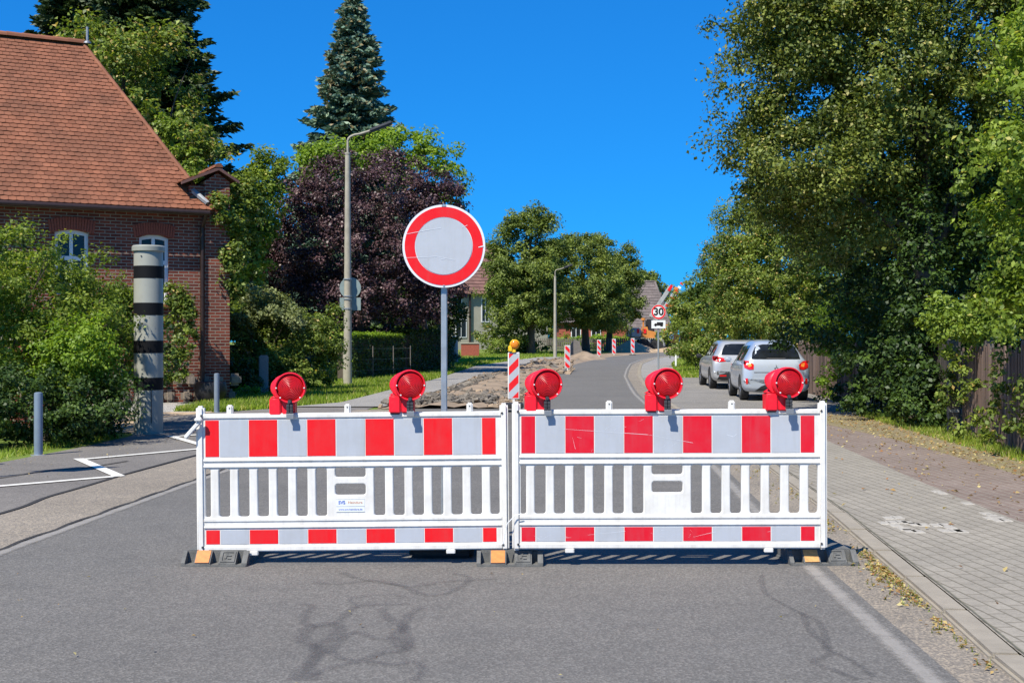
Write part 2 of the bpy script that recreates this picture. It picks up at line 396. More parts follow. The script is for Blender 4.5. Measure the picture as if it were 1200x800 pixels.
def lathe(bm, prof, c=(0, 0, 0), sides=28, mi=0, axis='z', cap=True):
    c = Vector(c); rings = []
    for r, h in prof:
        ring = []
        for k in range(sides):
            a = k * math.tau / sides
            if axis == 'z': p = Vector((r * math.cos(a), r * math.sin(a), h))
            else: p = Vector((r * math.cos(a), h, r * math.sin(a)))
            ring.append(bm.verts.new(c + p))
        rings.append(ring)
    for r0, r1 in zip(rings, rings[1:]):
        for k in range(sides):
            bm.faces.new((r0[k], r0[(k + 1) % sides], r1[(k + 1) % sides], r1[k])).material_index = mi
    if cap:
        for r in (rings[0], rings[-1]): bm.faces.new(r).material_index = mi
def np_mesh(name, V, per, tint=None, mid=None):
    V = np.asarray(V, dtype=np.float32).reshape(-1, 3); n = len(V) // per
    me = bpy.data.meshes.new(name); me.vertices.add(len(V)); me.vertices.foreach_set('co', V.ravel())
    me.loops.add(len(V)); me.loops.foreach_set('vertex_index', np.arange(len(V), dtype=np.int32))
    me.polygons.add(n); me.polygons.foreach_set('loop_start', np.arange(0, len(V), per, dtype=np.int32))
    me.polygons.foreach_set('loop_total', np.full(n, per, dtype=np.int32)); me.update()
    if tint is not None:
        a = me.attributes.new('tint', 'FLOAT', 'FACE'); a.data.foreach_set('value', np.asarray(tint, dtype=np.float32))
    return me
def text_mesh(s, size, extrude=.001, bold=0.):
    cu = bpy.data.curves.new('t', 'FONT'); cu.body = s; cu.size = size; cu.extrude = extrude; cu.offset = bold
    cu.align_x = 'CENTER'; cu.align_y = 'CENTER'
    o = bpy.data.objects.new('t', cu); C.objects.link(o)
    bpy.context.view_layer.update()
    me = bpy.data.meshes.new_from_object(o.evaluated_get(bpy.context.evaluated_depsgraph_get()))
    bpy.data.objects.remove(o); bpy.data.curves.remove(cu); return me

# ------------------------------------------------------------------ THE SETTING: ground sheets
def sheet(name, left, right, y0, y1, lift, m, step=1.0, kind='structure', xs=1):
    """A strip of ground between two polylines x(y), following the slope."""
    bm = bmesh.new(); n = max(2, int((y1 - y0) / step) + 1); rows = []
    for i in range(n):
        y = y0 + (y1 - y0) * i / (n - 1); a, b = interp(left, y), interp(right, y)
        rows.append([bm.verts.new((a + (b - a) * k / xs, y, gz(y) + lift)) for k in range(xs + 1)])
    for r0, r1 in zip(rows, rows[1:]):
        for k in range(xs): bm.faces.new((r0[k], r0[k + 1], r1[k + 1], r1[k]))
    o = obj(name, bm, m); tag(o, kind=kind); return o
def ribbon(name, pts, w, lift, m, kind='structure', parent=None, loc=(0, 0)):
    """Painted or sealed band along ground points; attribute 'mid' is 1 on the centre line."""
    bm = bmesh.new(); lay = bm.verts.layers.float.new('mid'); rows = []
    P = [Vector((p[0], p[1], 0)) for p in pts]
    if isinstance(w, (int, float)): w = [w] * len(P)
    for i, p in enumerate(P):
        t = (P[min(i + 1, len(P) - 1)] - P[max(i - 1, 0)]).normalized(); nn = Vector((-t.y, t.x, 0))
        row = []
        for s, mv in ((-1, 0), (-.35, 1), (.35, 1), (1, 0)):
            q = p + nn * s * w[i] / 2; v = bm.verts.new((q.x - loc[0], q.y - loc[1], gz(q.y) + lift)); v[lay] = mv; row.append(v)
        rows.append(row)
    for r0, r1 in zip(rows, rows[1:]):
        for k in range(3): bm.faces.new((r0[k], r0[k + 1], r1[k + 1], r1[k]))
    o = obj(name, bm, m, parent)
    if kind: tag(o, kind=kind)
    return o
def smooth_pts(pts, n=6):
    out = []
    P = [Vector((*p, 0)) for p in pts]
    for i in range(len(P) - 1):
        p0, p1, p2, p3 = P[max(i - 1, 0)], P[i], P[i + 1], P[min(i + 2, len(P) - 1)]
        for k in range(n):
            t = k / n
            q = .5 * ((2 * p1) + (-p0 + p2) * t + (2 * p0 - 5 * p1 + 4 * p2 - p3) * t * t + (-p0 + 3 * p1 - 3 * p2 + p3) * t ** 3)
            out.append((q.x, q.y))
    out.append(tuple(P[-1])[:2]); return out

# big ground out to the horizon
bm = bmesh.new(); rows = []
ys = [-30, 0, 20, 35, 38, 41, 45, 50, 60, 80, 100, 118, 200, 500, 1200]
for y in ys: rows.append([bm.verts.new((x, y, gz(y))) for x in (-900, -60, -20, 0, 20, 60, 900)])
for r0, r1 in zip(rows, rows[1:]):
    for k in range(6): bm.faces.new((r0[k], r0[k + 1], r1[k + 1], r1[k]))
tag(obj('ground', bm, 'ground'), kind='structure')

WL = [(3, 1.72), (5.6, 1.84), (8.5, 1.96), (15, 2.38), (29, 3.1), (36, 3.45), (42, 3.85), (50, 4.4), (58, 5.2), (66, 6.1), (75, 7.6), (82, 9.3), (90, 12.5), (96, 16)]   # right white line
KF = [(0, 2.0), (3, 2.07), (5.6, 2.2), (7.2, 2.37), (11, 2.72), (15.3, 3.02), (22, 3.35), (29, 3.6), (36, 3.95), (42, 4.3), (50, 4.9), (58, 5.7), (66, 6.6), (75, 8.2), (82, 10), (90, 13.5), (96, 17.5)]      # kerb front
LL = [(0, -3.66), (5.6, -3.66), (9, -3.6), (13.5, -3.36), (18, -3.1), (24, -2.75), (28, -2.5)]     # left white line
DG = [(28, .1), (35, .45), (45, 1.1), (58, 2.35), (66, 3.3), (75, 4.9), (82, 6.4), (90, 9.2), (96, 12)]   # left edge of remaining asphalt
off = lambda tab, d: [(y, x + d) for y, x in tab]
sheet('main_road', off(LL, -.06), off(WL, .12), 0, 28.4, .012, 'asphalt')
sheet('main_road', DG, off(WL, .12), 28.4, 96, .012, 'asphalt')
sheet('gutter_strip', off(WL, .12), KF, 0, 96, .010, 'gutter')
sheet('gutter_strip', [(0, -4.5), (11, -4.42), (13, -4.42), (14.4, -4.3), (17, -4.05), (22, -3.75), (28, -3.4)], off(LL, -.06), 0, 28, .011, 'gutter')
sheet('side_lane', [(0, -7.2), (12, -6.75), (15.5, -6.35), (18, -6.1), (20.4, -6.0), (22, -6.3), (24.5, -7.4), (27, -6.2), (29, -5.0), (31, -4.3)],
      [(0, -4.5), (11, -4.42), (13, -4.42), (14.4, -4.3), (17, -4.05), (22, -3.75), (28, -3.2), (31, -3.0)], 0, 31, .008, 'asphalt_side')
sheet('driveway', [(20.8, -6.1), (22, -8.6), (25.5, -9.8), (27, -9.6)], [(20.8, -5.9), (24.5, -7.2), (27, -6.2)], 20.8, 27, .014, 'sand')
sheet('gravel_strip', [(27.05, -12), (31.7, -12)], [(27.05, -6.35), (30, -7.0), (31.7, -7.3)], 27.05, 31.7, .01, 'gravel')
sheet('footpath', [(29, -5.0), (31, -4.15), (38, -3.75), (48, -2.75), (56, -2.2), (63, -1.75), (68, -.7), (80, 1.5)],
      [(29, -2.9), (33, -2.6), (40, -2.1), (46, -1.65), (52, -1.0), (58, -.35), (68, 1.0), (80, 3.2)], 29, 80, .03, 'path')
sheet('earth_trench', [(28.3, -3.0), (33, -2.6), (40, -2.1), (46, -1.65), (52, -1.0), (58, -.35), (68, 1.0), (80, 3.2), (90, 6), (96, 9)], DG, 28.3, 96, .006, 'earth')

# raised pavement on the right, kerb, brick surfaces
KB = off(KF, .15)
RB = [(0, 4.0), (10.5, 4.15), (12.8, 4.25), (19, 4.68), (24, 5.05), (27, 5.25)]
RE = [(0, 5.1), (14, 5.6), (19, 5.75), (22.5, 5.6), (27, 5.9)]
FE = [(0, 6.2), (16, 6.9), (21, 7.4), (27, 7.9), (32, 8.1), (48, 9.2)]
sheet('pavement', KB, RB, 0, 25.5, .030, 'grey_paving')
sheet('cycle_path', RB, RE, 0, 25.5, .030, 'red_paving')
sheet('verge', RE, off(FE, 3), 0, 25.5, .026, 'litter')
sheet('parking_bay', off(KF, .15), off(FE, .2), 25.5, 48.5, .028, 'parking')
sheet('verge', off(FE, .2), off(FE, 4), 25.5, 60, .025, 'litter')
sheet('footpath', KB, off(KF, 1.6), 48.5, 96, .028, 'path')
# kerb stones: real 1 m blocks with rounded edges
bm = bmesh.new(); y = 2.0; i = 0
random.seed(4)
while y < 94:
    y2 = y + 1.0; a = Vector((interp(KF, y), y, 0)); b = Vector((interp(KF, y2), y2, 0)); d = b - a
    dz = .008 * random.random()
    fs = box(bm, (a.x + b.x) / 2 + .075, (a.y + b.y) / 2, gz(y + .5) - .046 + dz * .6, .15 + .008 * random.random(), d.length - .012, .16, rot=-math.atan2(d.x, d.y), bev=.018, seg=2)
    y = y2
tag(obj('kerb', bm, 'kerb', smooth=True), kind='structure')

# white lines, zigzag, cracks, sealant
ribbon('edge_line', [(interp(WL, y), y) for y in np.arange(3, 95, 1.0)], .125, .017, 'white_line')
ribbon('edge_line', [(interp(LL, y), y) for y in np.arange(4, 24, .8)], .12, .017, 'white_line')
zz = [[G(-60, 576), G(140, 559)], [G(140, 559.5), G(92, 538.5)], [G(96, 539.5), G(250, 525.5)], [G(252, 527), G(200, 512)], [G(200, 513), G(330, 503)]]
for k, seg in enumerate(zz):
    (x0, y0), (x1, y1) = seg
    n = 8; P = [(x0 + (x1 - x0) * i / n, y0 + (y1 - y0) * i / n) for i in range(n + 1)]
    ribbon('zigzag_line', P, .13 if k % 2 else .12, .017 + .0012 * k, 'white_line_fresh')
def z6(pts): return smooth_pts([G(200 + x / 2, 620 + y / 2) for x, y in pts])
seal = [
    ([(300, 180), (330, 185), (310, 215), (330, 232), (380, 228), (410, 205), (440, 185), (500, 182), (560, 180)], .055),
    ([(330, 360), (330, 320), (350, 290), (310, 268), (320, 240), (370, 225), (395, 235), (380, 260), (350, 275), (335, 310), (300, 345), (290, 362)], .075),
    ([(370, 295), (400, 262), (440, 248), (480, 262), (530, 262), (560, 280), (540, 292), (500, 296), (450, 312), (400, 310), (372, 292)], .055),
    ([(495, 190), (510, 215), (545, 235), (520, 258), (540, 285), (560, 270), (545, 240), (560, 205), (590, 188)], .06),
    ([(330, 350), (400, 325), (470, 318), (520, 325), (570, 318), (590, 335), (570, 362)], .05),
    ([(330, 130), (400, 133), (480, 125), (560, 140), (640, 128), (700, 125), (760, 120)], .05),
    ([(400, 105), (430, 118), (480, 128), (540, 138), (600, 160), (660, 150), (700, 120), (660, 108)], .05),
    ([(440, 190), (420, 170), (470, 160), (550, 162)], .03)]
for pts, w in seal: ribbon('sealed_crack', z6(pts), w * 1.2, .0165 + .0008 * seal.index((pts, w)), 'sealant')
def z7(pts): return smooth_pts([G(800 + x / 2.5, 480 + y / 2.5) for x, y in pts])
ribbon('sealed_crack', z7([(230, 490), (240, 540), (300, 580), (350, 605), (400, 630), (420, 680), (430, 710), (500, 745), (560, 790)]), .045, .0165, 'sealant')
ribbon('sealed_crack', z7([(350, 600), (370, 650), (430, 720), (380, 745), (440, 770), (520, 800)]), .05, .018, 'sealant')
ribbon('road_crack', smooth_pts([G(-20, 609), G(25, 596), G(55, 584), G(100, 571), G(150, 556), G(190, 545), G(231, 534), G(290, 520)]), .05, .018, 'crack')
ribbon('road_crack', smooth_pts([G(-20, 564), G(20, 558), G(60, 552), G(100, 549), G(150, 541)]), .04, .0165, 'crack')
ribbon('road_crack', [(interp(LL, y) - .075 + .02 * math.sin(y * 7), y) for y in np.arange(5, 16, .3)], .035, .0185, 'crack')
ribbon('road_crack', [(interp(KB, y) + .012, y) for y in np.arange(3, 25, .5)], .013, .0375, 'joint_moss')

# worn bicycle symbol of white stones in the pavement
t = thing('bicycle_symbol', (0, 0, 0), 'worn white stones of a bicycle symbol set in the grey pavement', 'road marking')
bm = bmesh.new()
def stone(bm, px, py, nx=1, ny=1):
    x, y = G(px, py); k = (EYE - .03) / EYE; x *= k; y *= k
    box(bm, x, y, .0305, .09 * nx, .15 * ny, .012, rot=R(-3), bev=.004, seg=1)
for a in [(1042, 607), (1052, 606.5), (1037, 613), (1046, 612), (1056, 611.5), (1064, 612.5), (1072, 614.5), (1081, 615), (1060, 620), (1066, 622), (1050, 616),
          (1076, 623), (1098, 615.5), (1107, 615), (1113, 618), (1120, 622), (1108, 622), (1126, 622.5)]: stone(bm, *a)
obj('stones', bm, 'brick_white', t)
t2 = thing('stone_dashes', (0, 0, 0), 'row of white stones marking the border between grey and red paving', 'road marking')
bm = bmesh.new()
for a in [(1104, 578), (1098, 576), (1134, 590), (1156, 602), (1164, 604.5), (1172, 607), (1160, 607), (1170, 610), (1178, 609.5)]: stone(bm, *a)
obj('stones', bm, 'brick_white', t2)

# ------------------------------------------------------------------ foliage
def leaf_quads(rng, P, Nrm, size, aspect=.62):
    """kite-shaped, slightly folded leaves: P positions, Nrm normals."""
    n = len(P); r = rng.normal(size=(n, 3)); Nrm = Nrm / np.linalg.norm(Nrm, axis=1, keepdims=True)
    a = np.cross(Nrm, r); a /= np.linalg.norm(a, axis=1, keepdims=True) + 1e-9; b = np.cross(Nrm, a)
    s = (size * rng.uniform(.5, 1.35, n))[:, None]
    base = P - a * s * .5; tip = P + a * s * .5 - Nrm * s * .12
    l = P + b * s * aspect * .5 + Nrm * s * .1; rr = P - b * s * aspect * .5 + Nrm * s * .1
    return np.stack([base, l, tip, rr], 1).reshape(-1, 3)
def crown_mesh(name, base, lobes, n_clumps, clump_r, per, leaf, seed, up=.6, flat=.75, shell=(.62, 1.04), droop=0., accent=.03, inner=.2, boughs=0, br=.6):
    rng = np.random.default_rng(seed)
    A = np.array([[*l[0], *l[1]] for l in lobes], dtype=float)
    wt = (A[:, 3] * A[:, 4] + A[:, 4] * A[:, 5] + A[:, 3] * A[:, 5]); wt /= wt.sum()
    k = rng.choice(len(A), n_clumps, p=wt); d = rng.normal(size=(n_clumps, 3)); d /= np.linalg.norm(d, axis=1, keepdims=True)
    rad = np.where(rng.random(n_clumps) < inner, rng.uniform(.25, .62, n_clumps), rng.uniform(shell[0], shell[1], n_clumps))
    c = A[k, :3] + d * A[k, 3:] * rad[:, None]
    if boughs:                                                  # clumps gather along a limited number of boughs, with dark gaps between
        b = rng.integers(0, boughs, n_clumps); free = rng.random(n_clumps) < .22
        q = rng.normal(size=(n_clumps, 3)) * br; q[:, 2] = q[:, 2] * .55 - .25 * np.linalg.norm(q[:, :2], axis=1)
        k = np.where(free, k, k[b]); d = np.where(free[:, None], d, d[b]); c = np.where(free[:, None], c, c[b] + q)
    keep = np.ones(n_clumps, bool)
    for j in range(len(A)):                                      # thin out clumps buried in other lobes
        q = np.linalg.norm((c - A[j, :3]) / A[j, 3:], axis=1); keep &= ~((q < .55) & (k != j) & (rng.random(n_clumps) < .75))
    keep &= ~((d[:, 1] > .35) & (rng.random(n_clumps) < .45))
    keep &= c[:, 2] > gz(c[0, 1]) + .08
    c, d, k = c[keep], d[keep], k[keep]; n = len(c)
    cr = clump_r * rng.uniform(.55, 1.35, n); tone = rng.normal(0, .14, n)
    m = n * per; idx = np.repeat(np.arange(n), per)
    e = rng.normal(size=(m, 3)); e /= np.linalg.norm(e, axis=1, keepdims=True); rr = rng.random(m) ** .5
    off_ = e * (cr[idx] * rr)[:, None]; off_[:, 2] *= flat; off_[:, 2] -= droop * np.linalg.norm(off_[:, :2], axis=1)
    P = c[idx] + off_
    Nn = d[idx] * .45 + e * .5 + np.array([0, 0, up]) + rng.normal(size=(m, 3)) * .55
    ok = P[:, 2] > gz(float(c[0, 1])) + .02
    P, Nn, idx = P[ok], Nn[ok], idx[ok]
    tint = np.clip(rng.normal(.42, .2, len(P)) + tone[idx], 0, .92); tint[rng.random(len(P)) < accent] = 1.0
    V = leaf_quads(rng, P, Nn, leaf) - np.array(base)
    return np_mesh(name, V, 4, tint), c
def limbs(bm, base, top, r0, targets, seed, n=14):
    """trunk from base to top with limbs reaching for clump centres."""
    rnd = random.Random(seed); b = Vector(base); t = Vector(top); H = (t - b).length
    pts = [b + (t - b) * s + Vector((rnd.uniform(-.04, .04) * H * s, rnd.uniform(-.04, .04) * H * s, 0)) * .5 for s in (0, .08, .25, .45, .65, .85, 1)]
    o = Vector(base)
    tube(bm, [p - o for p in pts], [r0 * 1.25, r0, r0 * .88, r0 * .7, r0 * .5, r0 * .3, r0 * .08], 10)
    for _ in range(n):
        e = Vector(targets[rnd.randrange(len(targets))]); s = rnd.uniform(.2, .8); st = b + (t - b) * s
        if e.z < st.z - 1.0: continue
        m1 = st.lerp(e, .35) + Vector((0, 0, (e - st).length * .12)); m2 = st.lerp(e, .7) + Vector((0, 0, (e - st).length * .1))
        r = r0 * .38 * (1 - s * .5)
        tube(bm, [st - o, m1 - o, m2 - o, e - o], [r, r * .7, r * .4, r * .12], 6)
def tree(name, base, lobes, lm, label, cat='tree', group=None, trunk_r=.2, top=None, n_clumps=300, clump_r=.5, per=90, leaf=.12, seed=1, nl=14, **kw):
    base = Vector(base); t = thing(name, base, label, cat, group)
    me, cen = crown_mesh('crown', base, lobes, n_clumps, clump_r, per, leaf, seed, **kw)
    obj('crown', me, L[lm], t)
    top = Vector(top) if top is not None else Vector(lobes[0][0]) + Vector((0, 0, lobes[0][1][2] * .6))
    bm = bmesh.new(); limbs(bm, base, top, trunk_r, [tuple(q) for q in cen], seed, nl); obj('trunk', bm, 'bark', t, smooth=True)
    return t
def shrub(name, base, lobes, lm, label, cat='shrub', group=None, seed=1, n_clumps=80, clump_r=.28, per=80, leaf=.07, stems=8, **kw):
    base = Vector(base); t = thing(name, base, label, cat, group)
    me, cen = crown_mesh('foliage', base, lobes, n_clumps, clump_r, per, leaf, seed, **kw)
    obj('foliage', me, L[lm], t)
    if stems:
        rnd = random.Random(seed); bm = bmesh.new()
        for _ in range(stems):
            e = Vector(cen[rnd.randrange(len(cen))]) - base; s = Vector((rnd.uniform(-.3, .3), rnd.uniform(-.2, .2), 0))
            tube(bm, [s, s.lerp(e, .5) + Vector((0, 0, .1)), e], [.025, .017, .006], 5)
        obj('stems', bm, 'bark', t)
    return t
def lb(px, py, y, rx, rz, ry=None): return (tuple(at(px, py, y)), (rx, ry or rx, rz))

def spruce(base, H, Rr, lm, label, seed, z0=.06, needle=.34, spacing=.42, cones=0.):
    base = Vector(base); t = thing('spruce_tree', base, label, 'tree'); rng = np.random.default_rng(seed)
    P, D, T = [], [], []; bm = bmesh.new()
    tube(bm, [(0, 0, 0), (0, 0, H * .5), (0, 0, H * .98)], [Rr * .075, Rr * .045, .02], 8)
    z = H * z0
    while z < H * .985:
        f = 1 - z / H; n = 5 + int(6 * f ** .5)
        a0 = rng.random() * 6.28
        for k in range(n):
            a = a0 + k * 6.283 / n + rng.normal() * .15; ln = (Rr * f ** .82 + .12) * rng.uniform(.72, 1.12)
            dz = rng.uniform(-.15, .1) ; o = np.array([math.cos(a), math.sin(a), 0]); sd_ = np.array([-math.sin(a), math.cos(a), 0])
            zz_ = z + rng.uniform(-.2, .2) * spacing
            def pt(s): return o * s * ln + np.array([0, 0, zz_ + ln * (-.32 * s + .24 * s * s * s + dz * s)])
            if f < .93: tube(bm, [pt(0), pt(.5), pt(.9)], [.03 * f + .01, .018, .006], 4, cap=False)
            m = int(5 + ln * 9)
            for s in np.linspace(.12, 1, m):
                c = pt(s); wd = (.34 * ln * (1.05 - s) + .12) * rng.uniform(.7, 1.2)
                for sg in (-1, 1):
                    q = max(2, int(wd / .16)); tl = rng.normal() * .12
                    for w in np.linspace(.1, 1, q):
                        p = c + sd_ * sg * w * wd + o * w * wd * .35 - np.array([0, 0, w * wd * .32])
                        for _ in range(2):
                            P.append(p + rng.normal(size=3) * .05); v = sd_ * sg * .6 + o * .8 + np.array([0, 0, -.12]) + rng.normal(size=3) * .35
                            D.append(v); T.append(.42 + tl + rng.normal() * .15 + .1 * s)
        z += spacing * (.45 + .55 * f) * rng.uniform(.85, 1.15)
    P = np.array(P); D = np.array(D); D /= np.linalg.norm(D, axis=1, keepdims=True); r = rng.normal(size=P.shape); r[:, 2] *= .5
    W = np.cross(D, r); W /= np.linalg.norm(W, axis=1, keepdims=True); s = needle * rng.uniform(.7, 1.2, len(P))[:, None]
    V = np.stack([P - D * s * .5, P + W * s * .17, P + D * s * .5, P - W * s * .17], 1).reshape(-1, 3)
    T = np.clip(T, 0, .92); hh = P[:, 2] / H
    if cones: T[(rng.random(len(T)) < cones * np.clip((hh - .45) * 3, 0, 1))] = 1.0
    obj('crown', np_mesh('crown', V, 4, T), L[lm], t); obj('trunk', bm, 'bark', t); return t
def blades(name, pts, h, lm, label=None, seed=1, w=.012, cat=None):
    rng = np.random.default_rng(seed); P = np.array(pts); n = len(P); a = rng.random(n) * 6.28
    d = np.stack([np.cos(a), np.sin(a), np.zeros(n)], 1); hh = (h * rng.uniform(.4, 1.25, n))[:, None]; lean = rng.normal(size=(n, 3)) * .35; lean[:, 2] = 0
    V = np.stack([P - d * w, P + d * w, P + lean * hh + np.array([0, 0, 1]) * hh], 1).reshape(-1, 3)
    T = np.clip(rng.normal(.45, .2, n), 0, .9); T[rng.random(n) < .08] = 1
    o = obj(name, np_mesh(name, V, 3, T), L[lm]); tag(o, label, cat, kind='stuff'); return o

# ------------------------------------------------------------------ THE BRICK HOUSE
def tiles(bm, lay, O, U, Vv, Nn, length, courses, inside, tw=.175, ex=.165, seed=0, thick=.022):
    """Rows of single curved clay tiles on a roof plane: O origin at the eave, U along, Vv up the slope, Nn normal."""
    rnd = random.Random(seed)
    for j in range(courses):
        o0 = (j % 2) * tw / 2
        for i in range(int(length / tw) + 1):
            u = i * tw + o0; v = j * ex
            if not inside(u + tw / 2, v + ex / 2): continue
            jt = rnd.uniform(-.004, .004); tint = min(1, max(0, rnd.gauss(.5, .22)))
            def p(a, b, h): return O + U * (u + a) + Vv * (v + b) + Nn * (h + jt)
            g = .003; q = [p(g, ex * 1.05, .004), p(g, .014, thick), p(tw * .28, 0, thick + .002), p(tw * .5, -.008, thick + .004), p(tw * .72, 0, thick + .002), p(tw - g, .014, thick), p(tw - g, ex * 1.05, .004)]
            vs_ = [bm.verts.new(x) for x in q]
            f = bm.faces.new(vs_); f[lay] = tint
            lo = [bm.verts.new(x - Nn * (thick + .002)) for x in q[1:6]]
            for a in range(4):
                f = bm.faces.new((vs_[1 + a], lo[a], lo[a + 1], vs_[2 + a])); f[lay] = tint * .8
def ridge(bm, a, b, r=.1, step=.36, lay=None, seed=1):
    a, b = Vector(a), Vector(b); n = max(1, int((b - a).length / step)); d = (b - a) / n; rnd = random.Random(seed)
    t = d.normalized(); s = t.cross(Vector((0, 0, 1))).normalized(); up = s.cross(t)
    for i in range(n):
        tint = min(1, max(0, rnd.gauss(.55, .2))); rows = []
        for q, rr in ((0, r * 1.12), (1.08, r)):
            rows.append([bm.verts.new(a + d * (i + q) + s * rr * math.cos(k * math.pi / 6) + up * (rr * math.sin(k * math.pi / 6) - .02)) for k in range(7)])
        for k in range(6):
            f = bm.faces.new((rows[0][k], rows[0][k + 1], rows[1][k + 1], rows[1][k])); f[lay] = tint
        f = bm.faces.new(rows[0]); f[lay] = tint * .6

HR = Vector((-7.08, 32, 0)); HA = math.atan2(.47, .88)
house = thing('brick_house', HR, 'old red brick house with a steep red clay tile roof at the left', 'house', rz=HA)
WIN = [(-5.82, 3.22, 1.16, 1.95), (-2.78, 3.22, 1.06, 1.95)]      # centre x, springing z, width, height down (local)
def wx(px, Y0=31):                                              # pixel column -> local x on the facade
    k = (px - 600) / F; ca, sa = math.cos(HA), math.sin(HA)
    return (k * HR.y - HR.x) / (ca - k * sa)
def wzz(px, py):
    lx = wx(px); Y = HR.y + lx * math.sin(HA); return EYE + (400 - py) / F * Y
w_specs = []
for x0, x1, ytop, ybot in ((64, 104, 269, 345), (163, 198, 275, 356)):
    a, b = wx(x0), wx(x1); w_specs.append(((a + b) / 2, b - a, wzz((x0 + x1) / 2, ytop), wzz((x0 + x1) / 2, ybot)))
# facade plate with arched openings (curve fill gives clean holes)
def arch_pts(cx, w, zt, zb, rise=.08, n=8):
    pts = [(cx - w / 2, zb), (cx + w / 2, zb)]
    for i in range(n + 1):
        s = 1 - 2 * i / n; pts.append((cx + s * w / 2, zt - rise * (s * s)))
    return pts
def fill_plate(outer, holes, depth, y0, bev=0.):
    cu = bpy.data.curves.new('c', 'CURVE'); cu.dimensions = '2D'; cu.fill_mode = 'BOTH'; cu.extrude = depth / 2 - bev; cu.bevel_depth = bev; cu.bevel_resolution = 2; cu.offset = -bev
    for pl in [outer] + holes:
        sp = cu.splines.new('POLY'); sp.points.add(len(pl) - 1)
        for q, (a, b) in zip(sp.points, pl): q.co = (a, b, 0, 1)
        sp.use_cyclic_u = True
    o = bpy.data.objects.new('c', cu); C.objects.link(o); bpy.context.view_layer.update()
    me = bpy.data.meshes.new_from_object(o.evaluated_get(bpy.context.evaluated_depsgraph_get()))
    bpy.data.objects.remove(o); bpy.data.curves.remove(cu)
    me.transform(Matrix(((1, 0, 0, 0), (0, 0, -1, y0 + depth / 2), (0, 1, 0, 0), (0, 0, 0, 1)))); return me
EAVE = 4.78
me = fill_plate([(-20, 0), (-.62, 0), (-.62, EAVE), (-20, EAVE)], [arch_pts(c, w, zt, zb) for c, w, zt, zb in w_specs], .36, 0)
wall = obj('wall', me, 'brick', house)
bm = bmesh.new(); box(bm, -.19, 4.5, 2.4, .36, 8.9, 4.8); box(bm, -19.8, 4.5, 2.4, .36, 8.9, 4.8); box(bm, -10, 8.9, 2.4, 19.9, .3, 4.8)
obj('side_wall', bm, 'brick_side', house)
bm = bmesh.new(); box(bm, -.32, .5, 2.68, .62, 1.24, 5.36)
prism(bm, [(-.63, -.12, 5.36), (-.01, -.12, 5.36), (-.01, -.12, 5.46), (-.32, -.12, 5.68), (-.63, -.12, 5.46)], (0, 1.2, 0)); obj('corner_pier', bm, 'brick', house)
bm = bmesh.new(); random.seed(3)
for k in range(26):
    x = -9.0 + k * .36; 
    for z in (.22, .6): box(bm, x + random.uniform(-.05, .05) + (.15 if z > .3 else 0), -.05, z - .05, random.uniform(.24, .36), .16, random.uniform(.26, .36), bev=.07, seg=2)
obj('stone_footing', bm, 'fieldstone', house, smooth=True)
for c, w, zt, zb in w_specs:                                    # brick arch over each window
    bm = bmesh.new(); n = 17; hw = w / 2 + .14
    for i in range(n):
        q = -1 + 2 * (i + .5) / n; ang = q * .15
        box(bm, c + q * hw, -.012, zt + .15 - .09 * q * q, hw * 2 / n * .86, .05, .30, rot=Matrix.Rotation(ang, 3, 'Y'), bev=.006, seg=1)
    obj('window_arch', bm, 'brick_arch', house)
def house_window(c, w, zt, zb):
    bm = bmesh.new(); me = fill_plate(arch_pts(c, w + .02, zt + .01, zb), [[(c - w / 2 + .08, zt - .62), (c - .04, zt - .62), (c - .04, zt - .09), (c - w / 2 + .08, zt - .13)], [(c + .04, zt - .62), (c + w / 2 - .08, zt - .62), (c + w / 2 - .08, zt - .13), (c + .04, zt - .09)],
        [(c - w / 2 + .08, zb + .08), (c - .04, zb + .08), (c - .04, zt - .72), (c - w / 2 + .08, zt - .72)], [(c + .04, zb + .08), (c + w / 2 - .08, zb + .08), (c + w / 2 - .08, zt - .72), (c + .04, zt - .72)]], .06, .10)
    f = obj('window', me, 'frame_white', house)
    bm = bmesh.new(); poly(bm, [(c - w / 2, .15, zb), (c + w / 2, .15, zb), (c + w / 2, .15, zt), (c - w / 2, .15, zt)]); obj('pane', bm, 'pane', f)
    bm = bmesh.new(); box(bm, c, -.03, zb - .05, w + .16, .2, .07, bev=.01); obj('sill', bm, 'brick_arch', f)
for s in w_specs: house_window(*s)
# roof
EO = Vector((-20.6, -.38, 4.72)); RT = Vector((-2.75, 4.5, 9.55)); 
Vv = Vector((0, RT.y - EO.y, RT.z - EO.z)); SL = Vv.length; Vv.normalize(); Nn = Vector((0, -Vv.z, Vv.y))
hipx = lambda v: -.52 + (RT.x + .52) * (v / SL)                 # right hip line
bm = bmesh.new(); lay = bm.faces.layers.float.new('tint')
poly(bm, [EO + Nn * -.02, Vector((-.52, EO.y, EO.z)) - Nn * .02, RT - Nn * .02, Vector((-20.6, RT.y, RT.z)) - Nn * .02])
tiles(bm, lay, EO, Vector((1, 0, 0)), Vv, Nn, 20.2, int(SL / .165), lambda u, v: EO.x + u < hipx(v), seed=2)
poly(bm, [(-.52, -.38, 4.72), (-.52, 9.4, 4.72), (RT.x, 4.5, RT.z)]); poly(bm, [(-20.6, 9.4, 4.72), (-.52, 9.4, 4.72), (RT.x, 4.5, RT.z), (-20.6, 4.5, RT.z)])
ridge(bm, (-20.6, 4.5, 9.57), (RT.x, 4.5, 9.57), .12, .38, lay); ridge(bm, (RT.x + .02, 4.48, 9.55), (-.5, -.36, 4.76), .055, .36, lay, 5)
roof = obj('roof', bm, 'tile', house)
bm = bmesh.new(); lay = bm.faces.layers.float.new('tint')       # little gabled roof over the corner pier
